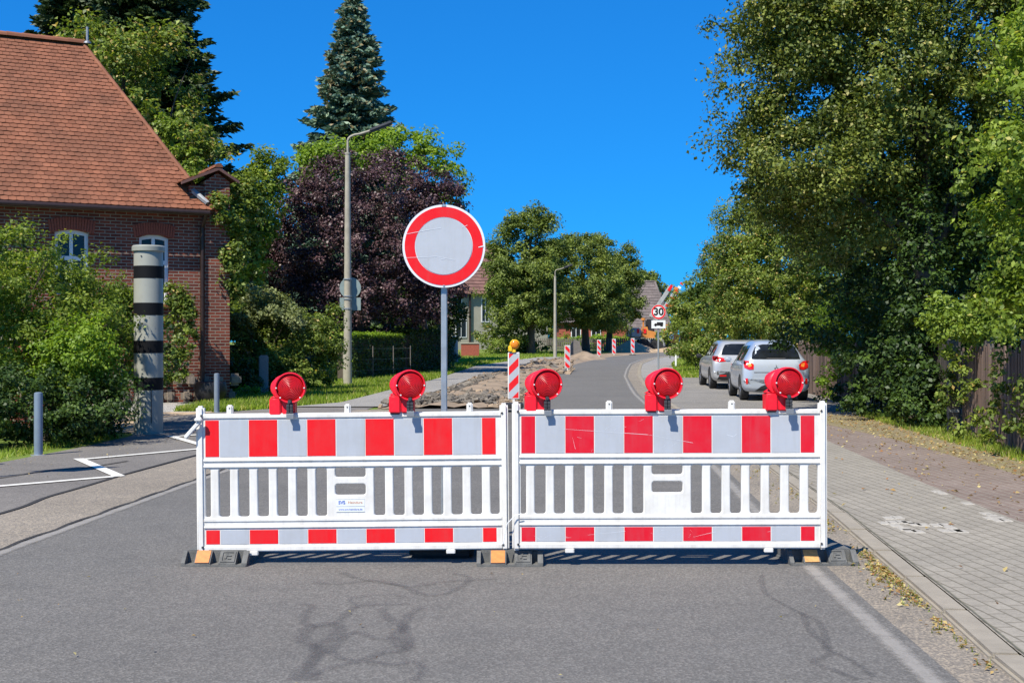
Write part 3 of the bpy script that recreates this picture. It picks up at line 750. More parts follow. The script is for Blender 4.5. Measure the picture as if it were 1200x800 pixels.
pk = Vector((-.32, -.25, 5.80)); hw = .50
for sgn in (-1, 1):
    dn = Vector((.50, 0, -.30)) if sgn > 0 else Vector((-.92, 0, -.40)); dl = dn.length; Vd = -dn.normalized(); nn = Vector((-dn.z * sgn, 0, abs(dn.x))).normalized()
    if sgn < 0: O = pk + dn; U = Vector((0, 1, 0))
    else: O = pk + dn; U = Vector((0, 1, 0))
    poly(bm, [O, O + U * 1.7, O + U * 1.7 - dn, O - dn])
    tiles(bm, lay, O, U, Vd, nn, 1.6, int(dl / .158), lambda u, v: u < 1.65, seed=8, ex=.158)
ridge(bm, pk + Vector((0, -.02, .02)), pk + Vector((0, 1.65, .02)), .09, .33, lay, 3)
obj('pier_roof', bm, 'tile', house)
bm = bmesh.new(); box(bm, -.80, .42, 5.10, .36, .9, .50); obj('dormer_cheek', bm, 'brick', house)
bm = bmesh.new(); prism(bm, [(-1.24, -.26, 5.33), (-.32, -.26, 5.73), (.20, -.26, 5.42), (.20, -.26, 5.49), (-.32, -.26, 5.81), (-1.24, -.26, 5.40)], (0, .05, 0)); obj('verge_board', bm, 'tile_far', house)
bm = bmesh.new(); prism(bm, [(-.98, .02, 5.20), (-.66, -.30, 4.86), (-.60, -.30, 4.88), (-.90, .02, 5.24)], (0.02, -.04, .05)); obj('flashing', bm, 'zinc', house)
bm = bmesh.new(); tube(bm, [(-20.6, -.44, 4.68), (-.6, -.44, 4.64)], .065, 10); obj('eaves_gutter', bm, 'gutter_metal', house, smooth=True)
bm = bmesh.new(); dx = wx(235.5); tube(bm, [(dx, -.44, 4.62), (dx, -.3, 4.45), (dx, -.14, 4.3), (dx, -.14, .4)], .055, 10)
for z in (4.0, 2.6, 1.2): tube(bm, [(dx, -.14, z), (dx, -.14, z + .05)], .066, 10)
obj('downpipe', bm, 'gutter_metal', house, smooth=True)
bm = bmesh.new(); tube(bm, [(RT.x + .1, 4.4, 9.6), (RT.x + .1, 4.4, 10.0)], .035, 8); lathe(bm, [(.05, 9.62), (.09, 9.6), (.1, 9.55)], (RT.x + .1, 4.4, 0)); obj('roof_vent', bm, 'zinc', house)

# ------------------------------------------------------------------ far houses
def far_house(name, label, x0, x1, y, depth, base, eave, peak, wallm, roofm, wins, rz=0., hip=2.5, over=.4, tw=.5, ex=.42):
    t = thing(name, (x0, y, base), label, 'house', rz=rz); W = x1 - x0; h = eave - base
    bm = bmesh.new(); box(bm, W / 2, depth / 2, h / 2, W, depth, h); obj('wall', bm, wallm, t)
    bm = bmesh.new(); lay = bm.faces.layers.float.new('tint'); p = peak - base; e = h - .05; d2 = depth / 2
    A = [Vector((-over, -over, e)), Vector((W + over, -over, e)), Vector((W + over, depth + over, e)), Vector((-over, depth + over, e))]
    r0, r1 = Vector((hip, d2, p)), Vector((W - hip, d2, p))
    for f in ((A[0], A[1], r1, r0), (A[1], A[2], r1), (A[2], A[3], r0, r1), (A[3], A[0], r0)): poly(bm, f)
    V_ = r0 - Vector((hip, -over, e)); sl = V_.length; V_.normalize(); Nv = Vector((0, -V_.z, V_.y)); ww = W + 2 * over
    tiles(bm, lay, A[0] + Nv * .01, Vector((1, 0, 0)), V_, Nv, ww, int(sl / ex), lambda u, v: (hip + over) * v / sl < u < ww - (hip + over) * v / sl, tw, ex, 3, .05)
    ridge(bm, r0, r1, .14, .5, lay); ridge(bm, r0, A[0], .12, .5, lay); ridge(bm, r1, A[1], .12, .5, lay)
    obj('roof', bm, roofm, t)
    for (a, b, c, d) in wins:
        bm = bmesh.new(); box(bm, (a + b) / 2, 0, (c + d) / 2, b - a, .10, d - c)
        f = obj('window', bm, 'frame_white', t)
        bm = bmesh.new(); m = (a + b) / 2
        for u0, u1 in ((a + .08, m - .03), (m + .03, b - .08)): box(bm, (u0 + u1) / 2, -.055, (c + d) / 2, u1 - u0, .01, d - c - .16)
        obj('pane', bm, 'pane', f)
    return t
Yh = 105; bz = gz(Yh)
h1 = far_house('village_house', 'cream rendered two storey house with a hipped red roof behind the round sign', (508 - 600) / F * Yh, (655 - 600) / F * Yh, Yh, 8.5, bz, 5.45, 9.9, 'cream_shaded', 'tile_far',
    [(1.9, 2.9, 1.0, 2.6), (1.6, 2.5, 3.1, 4.5), (4.2, 4.9, 2.3, 4.3), (6.0, 6.9, 3.0, 4.5), (7.9, 8.7, 3.0, 4.5)], hip=3.6, rz=.40)
bm = bmesh.new(); tube(bm, [(3.15, -.15, 4.6), (3.15, -.15, 0)], .09, 8); obj('downpipe', bm, 'gutter_metal', h1)
bm = bmesh.new(); box(bm, .9, -.03, 1.15, 1.1, .08, 2.3); obj('door', bm, 'wood_red', h1)
far_house('village_house', 'house with a steep dark grey roof behind the excavator', (735 - 600) / F * 150, (784 - 600) / F * 150, 150, 8, gz(150), 2.6, EYE + 72 / F * 150, 'cream', 'tile_dark',
    [(1.0, 2.0, .9, 1.9)], hip=1.2)
far_house('village_house', 'low red brown brick building glimpsed beneath the lime trees', (655 - 600) / F * 128, (735 - 600) / F * 128, 128, 7, gz(128), 3.4, 6.4, 'brick_arch', 'tile_dark',
    [(1.2, 2.2, .9, 1.9), (3.2, 4.2, .9, 1.9)], hip=1.2)

# ------------------------------------------------------------------ TREES AND SHRUBS
gp = on_ground
# left: dark spruce and maple behind the house
spruce(gp(-15.0, 52), 20.5, 6.4, 'spruce', 'tall dark spruce behind the brick house roof', 11, needle=.36, spacing=.5)
spruce(gp(-18.6, 54), 19.5, 4.8, 'spruce', 'dark spruce further left behind the ridge of the tiled roof', 12, needle=.36, spacing=.5)
tree('maple_tree', gp(-13.2, 45), [lb(150, 90, 45, 2.3, 2.2), lb(195, 150, 45, 1.7, 1.9), lb(110, 60, 45, 1.6, 1.4), lb(225, 195, 44, 1.0, 1.1), lb(150, 170, 45, 2.4, 2.2)], 'green',
     'broad maple with brown tinged leaves standing against the dark spruce', n_clumps=330, clump_r=.5, per=70, leaf=.17, seed=21, trunk_r=.22, accent=.08, boughs=50, br=.5)
spruce(gp(-8.2, 66), 19.2, 5.4, 'bluespruce', 'tall blue spruce with a pointed cone laden top', 13, needle=.40, spacing=.5, cones=.22)
tree('ornamental_plum', gp(-6.3, 53), [lb(420, 290, 53, 3.3, 3.0), lb(370, 270, 52.5, 2.3, 2.5), lb(480, 285, 53, 2.3, 2.8), lb(430, 222, 52.5, 3.0, 1.7), lb(346, 285, 52, 1.4, 2.5), lb(338, 345, 52, 1.1, 1.3), lb(420, 350, 53, 3.3, 1.7), lb(508, 255, 52.5, 1.5, 2.0), lb(500, 340, 53, 1.5, 1.5)], 'purple',
     'round crowned tree with dark purple leaves beyond the lamp post', n_clumps=1350, clump_r=.42, per=85, leaf=.12, seed=31, trunk_r=.22, shell=(.75, 1.03), nl=8)
tree('garden_tree', gp(-3.6, 58), [lb(500, 205, 58, 1.7, 1.9), lb(460, 175, 58, 1.8, 1.0), lb(395, 185, 58, 1.9, .9), lb(525, 215, 58, .9, 2.0), lb(478, 190, 58, 1.1, 1.4), lb(350, 200, 58, 1.2, .9)], 'bright',
     'light green tree showing above the purple tree', n_clumps=260, clump_r=.45, per=60, leaf=.17, seed=32, trunk_r=.15, top=at(470, 230, 58))
tree('garden_tree', gp(-10.2, 49), [lb(298, 240, 48.5, 1.0, 2.0), lb(288, 300, 48, .9, 1.7), lb(316, 205, 49, .7, 1.0), lb(282, 235, 48, .6, 1.0)], 'yellow',
     'pale yellow green tree between the house corner and the purple tree', n_clumps=230, clump_r=.4, per=70, leaf=.14, seed=33, trunk_r=.14)
tree('garden_tree', gp(-3.4, 62), [lb(500, 330, 62, 1.6, 2.4), lb(530, 360, 62, .8, 1.6), lb(478, 360, 61, 1.8, 1.6)], 'dark',
     'dark green tree in the shade under the purple crown behind the hedge', n_clumps=200, clump_r=.45, per=60, leaf=.17, seed=34, trunk_r=.15)
# climber on the house corner
shrub('climbing_vine', (-6.9, 32.3, 0), [lb(272, 300, 32, .32, 1.5, .3), lb(285, 245, 33, .5, 1.0, .4), lb(258, 245, 31.6, .25, .5, .12)], 'green', 'leafy vine climbing the right corner of the brick house', 'climbing plant', seed=41, n_clumps=170, clump_r=.22, per=60, leaf=.10, stems=0)
shrub('climbing_vine', HR + Vector((-1.4, 1.0, 0)), [((-8.75, 34.2, 6.2), (.5, .3, .45)), ((-9.3, 34.9, 7.3), (.45, .3, .45)), ((-8.4, 33.2, 5.65), (.4, .3, .25))], 'yellow', 'yellow green creeper growing over the hip of the tiled roof', 'climbing plant', seed=42, n_clumps=50, clump_r=.22, per=60, leaf=.11, stems=0)
shrub('climbing_vine', (-8.2, 31.0, 0), [lb(212, 385, 30.6, .42, .85, .25), lb(205, 350, 30.6, .3, .4, .2), lb(222, 360, 30.6, .35, .15, .12), lb(205, 425, 30.6, .35, .5, .25)], 'green', 'climber on the brick wall right of the grey camera column', 'climbing plant', seed=43, n_clumps=90, clump_r=.18, per=60, leaf=.09, stems=0)
# shrubs in front of the house
shrub('lilac_shrub', gp(-8.6, 20.5), [lb(30, 330, 20.5, 1.1, .9), lb(75, 330, 20.7, .7, .5), lb(-30, 300, 20, .9, .9), lb(60, 380, 20.5, 1.3, .8), lb(20, 285, 20.5, .35, .35), lb(-40, 400, 20, 1.2, 1.3), lb(0, 430, 19.4, .6, .8)], 'bush', 'big arching green shrub at the far left in front of the brick house', seed=51, boughs=70, br=.26, n_clumps=560, clump_r=.24, per=75, leaf=.062, stems=16, shell=(.6, 1.15), accent=.03)
shrub('lilac_shrub', gp(-7.0, 21.5), [lb(148, 370, 22.3, .5, .55), lb(118, 350, 22, .6, .4), lb(128, 400, 21.8, .55, .6), lb(165, 405, 22.8, .5, .7)], 'bush', 'loose green shrub rising behind the bright yellow green one beside the column', seed=52, n_clumps=190, clump_r=.22, per=75, leaf=.062, stems=10, shell=(.6, 1.15), accent=.03)
shrub('bright_shrub', gp(-6.95, 19.3), [lb(100, 410, 19.2, .6, .5), lb(78, 430, 19.2, .5, .5), lb(118, 430, 19.3, .38, .5)], 'bright', 'bright yellow green shrub in the middle of the left bushes', seed=53, n_clumps=170, clump_r=.2, per=75, leaf=.058, stems=8)
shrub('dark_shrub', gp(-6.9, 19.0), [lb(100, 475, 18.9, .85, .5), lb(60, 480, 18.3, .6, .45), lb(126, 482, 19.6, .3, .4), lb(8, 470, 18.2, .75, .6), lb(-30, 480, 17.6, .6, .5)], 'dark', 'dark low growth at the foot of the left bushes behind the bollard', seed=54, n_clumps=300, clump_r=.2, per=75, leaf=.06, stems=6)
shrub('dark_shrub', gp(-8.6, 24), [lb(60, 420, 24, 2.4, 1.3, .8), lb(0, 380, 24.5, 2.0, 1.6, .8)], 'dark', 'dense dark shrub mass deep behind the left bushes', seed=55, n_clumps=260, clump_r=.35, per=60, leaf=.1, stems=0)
# right of the house
shrub('garden_shrub', gp(-7.1, 39), [lb(330, 385, 39, 1.1, .75), lb(355, 400, 38.5, 1.1, .9), lb(385, 380, 39.5, .6, .65), lb(300, 400, 38.5, .8, 1.0), lb(330, 430, 38, 1.3, .8), lb(385, 420, 39, .5, .9)], 'green', 'wide rounded green shrub between the house and the lamp post', seed=61, n_clumps=420, clump_r=.28, per=75, leaf=.09, stems=6)
shrub('garden_shrub', gp(-7.6, 38.4), [lb(300, 350, 38.2, .65, .5), lb(322, 362, 38, .7, .4), lb(345, 375, 37.8, .5, .3), lb(285, 372, 38, .4, .7)], 'grey_green', 'pale grey green shrub top behind the rounded green shrub', seed=62, n_clumps=130, clump_r=.26, per=70, leaf=.09)
shrub('flowering_shrub', gp(-7.2, 35.5), [lb(275, 440, 35.5, .45, .6), lb(290, 455, 35.2, .4, .35), lb(322, 440, 36.8, .3, .5)], 'dark', 'dark hydrangea like shrub beside the granite post', seed=63, n_clumps=80, clump_r=.2, per=60, leaf=.09)
shrub('garden_shrub', gp(-7.4, 33.5), [lb(270, 468, 33.8, .45, .22), lb(290, 462, 34.4, .35, .2)], 'bright', 'small light green plant at the foot of the house corner', seed=64, n_clumps=40, clump_r=.16, per=50, leaf=.08, stems=3)
def hedge(name, x0, y0, x1, y1, w, h, lm_side, lm_top, label, seed):
    a = Vector((x0, y0, 0)); b = Vector((x1, y1, 0)); d = b - a; ln = d.length; u = d.normalized(); n = Vector((u.y, -u.x, 0))
    t = thing(name, (x0, y0, gz(y0)), label, 'hedge'); rng = np.random.default_rng(seed)
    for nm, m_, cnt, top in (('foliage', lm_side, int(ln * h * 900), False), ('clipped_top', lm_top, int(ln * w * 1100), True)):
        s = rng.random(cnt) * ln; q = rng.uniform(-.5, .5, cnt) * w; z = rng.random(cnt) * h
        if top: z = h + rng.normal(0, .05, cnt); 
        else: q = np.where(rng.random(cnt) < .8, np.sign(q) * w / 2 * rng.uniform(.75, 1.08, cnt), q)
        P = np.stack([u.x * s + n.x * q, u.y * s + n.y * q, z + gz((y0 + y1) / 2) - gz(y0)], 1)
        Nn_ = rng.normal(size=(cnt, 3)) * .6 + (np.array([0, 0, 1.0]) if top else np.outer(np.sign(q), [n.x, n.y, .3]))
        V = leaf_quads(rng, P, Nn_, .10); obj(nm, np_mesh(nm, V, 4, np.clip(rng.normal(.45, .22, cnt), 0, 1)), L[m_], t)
    bm = bmesh.new(); c = (a + b) / 2; box(bm, c.x - x0, c.y - y0, h / 2, ln - .1, w * .55, h * .9, rot=math.atan2(u.y, u.x)); obj('inner_twigs', bm, 'bark', t)
    return t
hx0, hy0 = -5.9, 47.5; hx1, hy1 = -4.9, 55
hedge('hedge', -6.15, 46.5, -4.7, 52, .8, 1.62, 'dark', 'bright', 'clipped hedge with a sunlit top right of the lamp post', 71)  # sunlight on the top painted in with brighter leaves
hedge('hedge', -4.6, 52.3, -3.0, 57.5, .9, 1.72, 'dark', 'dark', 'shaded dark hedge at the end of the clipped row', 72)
fn = thing('wire_fence', gp(-5.75, 46.3), 'low fence of thin pale posts in front of the clipped hedge', 'fence')
for k in range(4):
    px = (403, 437, 461, 481)[k]; yy = 45.8 + k * 1.9; X = (px - 600) / F * yy
    bm = bmesh.new(); tube(bm, [(X + 5.75, yy - 46.3, 0), (X + 5.75, yy - 46.3, 1.25)], .02 if k else .035, 6); obj('post', bm, 'wood_grey' if k else 'concrete', fn)
bm = bmesh.new()
for z in (.35, .75, 1.15): tube(bm, [((403 - 600) / F * 45.8 + 5.75, -.5, z), ((481 - 600) / F * 51.5 + 5.75, 5.2, z)], .003, 4)
obj('wire', bm, 'steel', fn)
# middle limes
G3 = 'lime trees at the bend of the street'
tree('lime_tree', gp((622 - 600) / F * 88, 88), [lb(622, 300, 88, 2.3, 3.2), lb(605, 345, 88, 2.0, 2.4), lb(600, 300, 88, 1.5, 2.2), lb(645, 335, 88, 2.1, 2.6), lb(622, 262, 88, 1.3, 1.7), lb(612, 378, 88, 1.9, 1.3), lb(590, 330, 88, 1.1, 1.8)], 'lime_far',
     'tallest green lime tree in the middle distance, left of the bend', group=G3, n_clumps=1000, clump_r=.5, per=90, leaf=.16, seed=81, trunk_r=.28, shell=(.7, 1.08), boughs=110, br=.42)
tree('lime_tree', gp((687 - 600) / F * 94, 94), [lb(680, 320, 94, 2.7, 2.7), lb(700, 350, 93, 2.4, 2.1), lb(662, 352, 93, 2.2, 2.1), lb(690, 295, 94, 1.8, 1.4), lb(660, 300, 94, 1.4, 1.5)], 'lime_far',
     'broad middle lime tree behind the second street lamp', group=G3, n_clumps=1050, clump_r=.5, per=90, leaf=.16, seed=82, trunk_r=.28, shell=(.7, 1.08), boughs=110, br=.42)
tree('lime_tree', gp((713 - 600) / F * 101, 101), [lb(722, 325, 101, 2.0, 2.1), lb(733, 345, 101, 1.1, 1.6), lb(710, 362, 100, 1.9, 1.7), lb(727, 298, 101, 1.1, 1.1)], 'lime_far',
     'rightmost lime tree of the row reaching towards the excavator', group=G3, n_clumps=520, clump_r=.45, per=90, leaf=.16, seed=83, trunk_r=.26, shell=(.7, 1.08), boughs=60, br=.38)
tree('garden_tree', gp(26, 170), [lb(756, 330, 165, 1.8, 1.2)], 'lime_far', 'treetop peeping over the dark roof', n_clumps=60, clump_r=.9, per=60, leaf=.4, seed=84)
shrub('garden_shrub', gp(-.9, 88), [lb(586, 405, 88, 1.6, .6), lb(570, 396, 90, .8, .9), lb(610, 408, 90, 1.8, .5)], 'green', 'front garden bushes below the cream house', seed=85, n_clumps=90, clump_r=.4, per=60, leaf=.18, stems=0)
shrub('garden_shrub', gp(6, 108), [lb(700, 404, 108, 2.2, .8), lb(725, 402, 110, 1.8, .8), lb(668, 403, 110, 2.2, .8)], 'bright', 'light green bushes behind the sand heap', seed=86, n_clumps=120, clump_r=.45, per=60, leaf=.22, stems=0)
shrub('garden_shrub', gp(-2.8, 76), [lb(545, 432, 70, .4, .2), lb(528, 420, 74, .5, .5)], 'green', 'small bush behind the pole of the round sign', seed=87, n_clumps=30, clump_r=.25, per=50, leaf=.12, stems=0)
# far wood closing the view
for k, (px, yy, rx, rz, lbl) in enumerate([(640, 190, 9, 5, 'far green tree behind the cream house'), (700, 200, 11, 4.5, 'far green tree behind the lime row'), (790, 200, 12, 5, 'far green tree behind the dark roof on the right'),
                                      (560, 185, 8, 5.2, 'far green tree left of the cream house roof'), (500, 150, 9, 4.5, 'far green tree behind the purple tree'), (440, 130, 9, 4.5, 'far green tree left behind the purple tree'), (325, 100, 5, 5.5, 'dark green tree filling the gap between the yellow green and the purple tree')]):
    tree('far_tree', gp((px - 600) / F * yy, yy), [lb(px, 400 - (rz - .6) / yy * F, yy, rx, rz, 4)], 'lime_far', lbl, n_clumps=150, clump_r=1.3, per=60, leaf=.55, seed=90 + k, trunk_r=.3, nl=3)
# right: small tree, bushes, big lime
tree('garden_tree', gp(9.4, 62), [lb(828, 365, 62, 1.7, 1.8), lb(848, 345, 61, 1.3, 1.5), lb(808, 362, 62, .9, 1.2), lb(825, 395, 61, 1.9, 1.2), lb(850, 390, 60, 1.4, 1.3)], 'green',
     'small rounded tree right of the speed limit sign', n_clumps=380, clump_r=.38, per=75, leaf=.13, seed=101, trunk_r=.14, shell=(.7, 1.05))
shrub('garden_shrub', gp(8.2, 55), [lb(818, 412, 55, .8, .5), lb(806, 410, 56, .4, .4)], 'green', 'leafy bush at the foot of the small rounded tree', seed=102, n_clumps=60, clump_r=.25, per=60, leaf=.1)
tree('hazel_tree', gp(10.2, 47), [lb(900, 300, 47, 1.9, 2.4), lb(870, 290, 47, 1.0, 2.0), lb(925, 330, 45, 2.0, 2.2), lb(880, 350, 46, 1.5, 1.8), lb(860, 320, 47, .8, 1.5), lb(935, 280, 46, 2.0, 2.2), lb(920, 372, 45, 2.0, 1.3), lb(965, 340, 43, 1.8, 2.2)], 'green',
     'dense fresh green tree overhanging the two parked cars', n_clumps=1150, clump_r=.36, per=95, leaf=.095, seed=103, trunk_r=.16, accent=.05, shell=(.72, 1.04), boughs=130, br=.45)
big = [lb(890, 12, 24, .55, .4), lb(866, 26, 24, .25, .35), lb(925, 40, 24, .7, .6), lb(1000, 90, 25, 2.6, 1.9), lb(930, 120, 24.5, 1.5, 1.4), lb(915, 188, 24.5, .8, .7), lb(950, 190, 24, 1.5, 1.2), lb(1050, 40, 24, 2.4, 1.8), lb(960, 30, 24.5, 1.5, 1.2), lb(925, 10, 24.5, .9, .9), lb(1000, 240, 26, 1.8, 1.2), lb(1100, 100, 26, 2.2, 2.2),
       lb(1080, 200, 26, 2.0, 1.6), lb(888, 205, 25, .4, .4), lb(1160, 60, 25, 2.2, 2.2), lb(920, 232, 25, .7, .7), lb(1020, -60, 25, 3, 2), lb(1130, -80, 25, 3, 2)]
tree('lime_tree', gp(8.2, 25), big, 'lime', 'huge old lime tree overhanging the pavement on the right', n_clumps=3000, clump_r=.36, per=100, leaf=.082, seed=111, trunk_r=.30, top=at(1075, 60, 25), nl=18, accent=.06, shell=(.62, 1.08), droop=.3, inner=.36, boughs=160, br=.44)
tree('maple_tree', gp(7.6, 16.5), [lb(1212, 60, 16, .6, .8), lb(1195, 170, 16, .45, .7), lb(1212, 280, 16, .6, .8), lb(1225, 180, 16, .7, .8), lb(1200, 355, 16, .45, .3), lb(1230, 100, 16, .9, 1.2), lb(1240, 300, 16, .8, 1.0)], 'yellow',
     'young maple with yellowish leaves at the right edge over the board fence', n_clumps=330, clump_r=.25, per=85, leaf=.078, seed=113, trunk_r=.09, boughs=45, br=.28, top=at(1225, 60, 16), nl=18, up=.4, droop=.2)
shrub('understorey', gp(12.5, 54), [lb(900, 340, 54, 3.4, 2.4), lb(960, 320, 50, 3.0, 3.6), lb(925, 372, 54, 3.4, 2.0), lb(985, 360, 50, 3, 2.4)], 'dark', 'dark hedge closing the gap behind the tree over the parked cars', seed=128, n_clumps=480, clump_r=.6, per=70, leaf=.18, stems=0)
# understorey behind the fence, canopy shade put into its dark leaf colour
shrub('understorey', gp(9.8, 27), [lb(1090, 330, 27, 2.4, 2.6), lb(1050, 335, 31, 1.4, 2.0), lb(1150, 350, 25, 2.2, 2.0), lb(1060, 400, 26, 2.6, 1.2), lb(1180, 260, 26, 2.2, 2.4), lb(1045, 390, 32, 1.2, 1.6)], 'dark', 'dark shaded bushes behind the wooden fence under the lime tree', seed=121, n_clumps=700, clump_r=.40, per=90, leaf=.10, stems=10)
shrub('understorey', gp(12.5, 33), [lb(1125, 300, 36, 4.0, 4.2), lb(1220, 320, 31, 4.0, 4.2), lb(1145, 350, 34, 3, 2.6), lb(1080, 360, 36, 3, 2.6)], 'dark', 'deep dark thicket closing the view on the right', seed=122, n_clumps=620, clump_r=.7, per=70, leaf=.2, stems=6)
shrub('climbing_vine', gp(7.35, 22.5), [lb(1080, 330, 22.8, .5, 1.6, .4), lb(1065, 400, 22.6, .45, .9, .35), lb(1085, 450, 22, .45, .6, .35), lb(1075, 480, 21.8, .55, .3, .35), lb(1050, 440, 22.6, .3, .5, .3)], 'dark', 'leafy vine mass falling over the middle of the wooden fence', 'climbing plant', seed=123, n_clumps=190, clump_r=.24, per=75, leaf=.085, accent=.02, stems=0)  # dark leaf colour stands in for shade cast by the lime canopy
shrub('climbing_vine', gp(7.0, 19.5), [lb(1135, 385, 19.5, .4, .28, .35), lb(1165, 375, 19.2, .4, .3, .35), lb(1105, 380, 20, .35, .55, .3)], 'yellow', 'sunlit yellow green vine on top of the right fence', 'climbing plant', seed=124, n_clumps=70, clump_r=.18, per=50, leaf=.075, accent=.02, stems=0)
shrub('climbing_vine', gp(6.6, 17.6), [lb(1112, 455, 20.2, .2, .6, .12), lb(1128, 440, 19.4, .18, .5, .12), lb(1150, 475, 18.0, .25, .5, .12), lb(1185, 500, 16.4, .3, .3, .12), lb(1135, 505, 18.8, .35, .15, .12), lb(1172, 450, 17, .1, .5, .1), lb(1205, 470, 15.9, .2, .5, .12)], 'green', 'ivy creeping up the boards of the right fence', 'climbing plant', seed=125, n_clumps=95, clump_r=.13, per=34, leaf=.07, accent=.04, stems=0)
shrub('climbing_vine', gp(7.9, 31), [lb(965, 395, 31, .5, .5, .3), lb(985, 420, 30.5, .4, .6, .3), lb(968, 450, 30.5, .2, .4, .2), lb(985, 370, 31, .6, .6, .4)], 'bright', 'bright ivy on the fence boards right of the parked cars', 'climbing plant', seed=126, n_clumps=90, clump_r=.2, per=50, leaf=.09, stems=0)
shrub('verge_weeds', gp(7.3, 24), [lb(1040, 470, 24, .9, .35, .3), lb(1000, 468, 27, .8, .35, .3), lb(1100, 490, 21.4, .35, .3, .2)], 'dark', 'dark weeds along the foot of the shaded gate', seed=127, n_clumps=70, clump_r=.18, per=50, leaf=.08, stems=0)
# a tree out of frame at the left whose leaves shade the column
tree('street_tree', (-11.6, 15.5, 0), [((-8.35, 17.6, 6.2), (.6, .4, .45)), ((-11.0, 16.2, 6.6), (1.3, 1.2, 1.3))], 'green', 'street tree just outside the left edge of the picture', n_clumps=60, clump_r=.35, per=22, leaf=.16, seed=131, trunk_r=.12)

# grass, litter
rng = np.random.default_rng(5)
def scatter(n, fl, fr, y0, y1, lift=0., pw=1.0):
    y = y0 + (y1 - y0) * rng.random(n) ** pw; s = rng.random(n)
    return [(interp(fl, yy) + (interp(fr, yy) - interp(fl, yy)) * q, yy, gz(yy) + lift) for yy, q in zip(y, s)]
blades('verge_grass', scatter(30000, [(27.3, -7.2), (33, -7.6), (45, -6.3), (60, -3.6)], [(27.3, -6.1), (29, -5.1), (31, -4.2), (38, -3.8), (48, -2.8), (60, -2.0)], 27.3, 60, 0, 1.3), .13, 'grass', 'green grass verge between the footpath and the hedge', 1, .016)
blades('lawn_grass', scatter(16000, [(60, -9), (78, -6), (95, 0)], [(60, -2.2), (68, -.8), (78, 1.4), (95, 5.5)], 60, 95, 0, 1.2), .14, 'grass', 'sunny lawn in front of the cream house', 2, .03)
blades('island_grass', scatter(15000, off(KF, 1.6), [(48.5, 9.6), (60, 12), (80, 16)], 48.6, 80, .02, 1.2), .12, 'grass', 'grass patch beyond the parked cars beside the speed limit sign', 3, .025)
blades('bush_grass', scatter(1500, [(14, -7.3), (18, -6.75), (20, -6.35)], [(14, -6.75), (18, -6.3), (20, -6.12)], 14, 20), .10, 'grass', 'grass fringe along the left bushes', 4, .007)
blades('fence_grass', scatter(9000, [(8, 5.9), (14, 6.1), (19, 6.4), (26, 6.9)], [(8, 6.6), (16, 6.9), (21, 7.3), (26, 7.6)], 8, 26, .026), .09, 'grass', 'thin grass along the foot of the wooden fence', 5, .007)
def leaf_litter(name, pts, size, label, seed, lm='dry'):
    r = np.random.default_rng(seed); P = np.array(pts); P[:, 2] += r.uniform(.004, .02, len(P))
    V = leaf_quads(r, P, r.normal(size=P.shape) * .3 + np.array([0, 0, 1]), size)
    tag(obj(name, np_mesh(name, V, 4, r.random(len(P))), L[lm]), label, kind='stuff')
leaf_litter('fallen_leaves', scatter(2800, [(8, 5.3), (14, 5.55), (19, 5.7), (26, 5.8)], [(8, 6.5), (16, 6.9), (21, 7.3), (26, 7.6)], 8, 26, .032) + scatter(420, RB, RE, 8, 25, .033) + scatter(60, KB, RB, 6, 24, .033), .045, 'dry yellow leaves scattered along the verge and red paving', 7)
gt = []
for yc, w, n in ((8.9, .1, 100), (8.3, .12, 260), (8.0, .1, 160), (7.55, .13, 220), (6.7, .08, 70), (6.35, .06, 26), (5.9, .07, 30), (10.5, .2, 140), (12.5, .25, 120), (14.5, .3, 60)):
    for _ in range(int(n * .65)):
        y = yc + rng.normal() * .16 * (w / .1); gt.append((interp(KF, y) - .03 - abs(rng.normal()) * w * .6, y, .012))
leaf_litter('gutter_leaves', gt, .03, 'brown leaves and weeds caught along the kerb', 8)
gt = gt
blades('gutter_weeds', [(p[0], p[1], .01) for i, p in enumerate(gt) if i % 2 == 0], .035, 'grass', 'small weeds growing along the kerb', 9, .004)
leaf_litter('road_litter', [(rng.uniform(-3.4, 1.7), rng.uniform(5.2, 8.3), .014) for _ in range(34)] + [(rng.uniform(-6.6, -5.0), rng.uniform(14, 20), .01) for _ in range(150)], .02, 'tiny leaves and crumbs on the asphalt', 10)

# ------------------------------------------------------------------ STREET THINGS AT THE LEFT
# speed camera column
cx, cy = G(174, 508); col = thing('speed_camera_column', (cx, cy, 0), 'tall round grey speed camera column with four black bands', 'speed camera')
bm = bmesh.new(); k = cy / F; zc = lambda py: (508 - py) * k; r = .232
lathe(bm, [(r, 0), (r, zc(296)), (r * .985, zc(295))], sides=48); obj('column', bm, 'grey_column', col, smooth=True)
for a, b in ((312, 326.5), (355, 369.5), (399, 413.5), (442, 456.5)):
    bm = bmesh.new(); lathe(bm, [(r + .003, zc(b)), (r + .003, zc(a))], sides=48, cap=False); lathe(bm, [(r - .001, zc(b)), (r + .003, zc(b))], sides=48, cap=False); lathe(bm, [(r - .001, zc(a)), (r + .003, zc(a))], sides=48, cap=False)
    obj('black_band', bm, 'black_gloss', col, smooth=True)
bm = bmesh.new(); lathe(bm, [(r * .97, zc(296)), (r * 1.13, zc(294.5)), (r * 1.13, zc(289.5)), (r * 1.05, zc(288)), (.02, zc(287.5))], sides=48); obj('cap', bm, 'grey_column', col, smooth=True)
bm = bmesh.new(); lathe(bm, [(r + .035, 0), (r + .035, .018), (r + .004, .022)], sides=48, cap=False)
for q in range(10): a = q * math.tau / 10; tube(bm, [(math.cos(a) * (r + .02), math.sin(a) * (r + .02), .018), (math.cos(a) * (r + .02), math.sin(a) * (r + .02), .034)], .009, 6)
obj('base_flange', bm, 'grey_column', col)
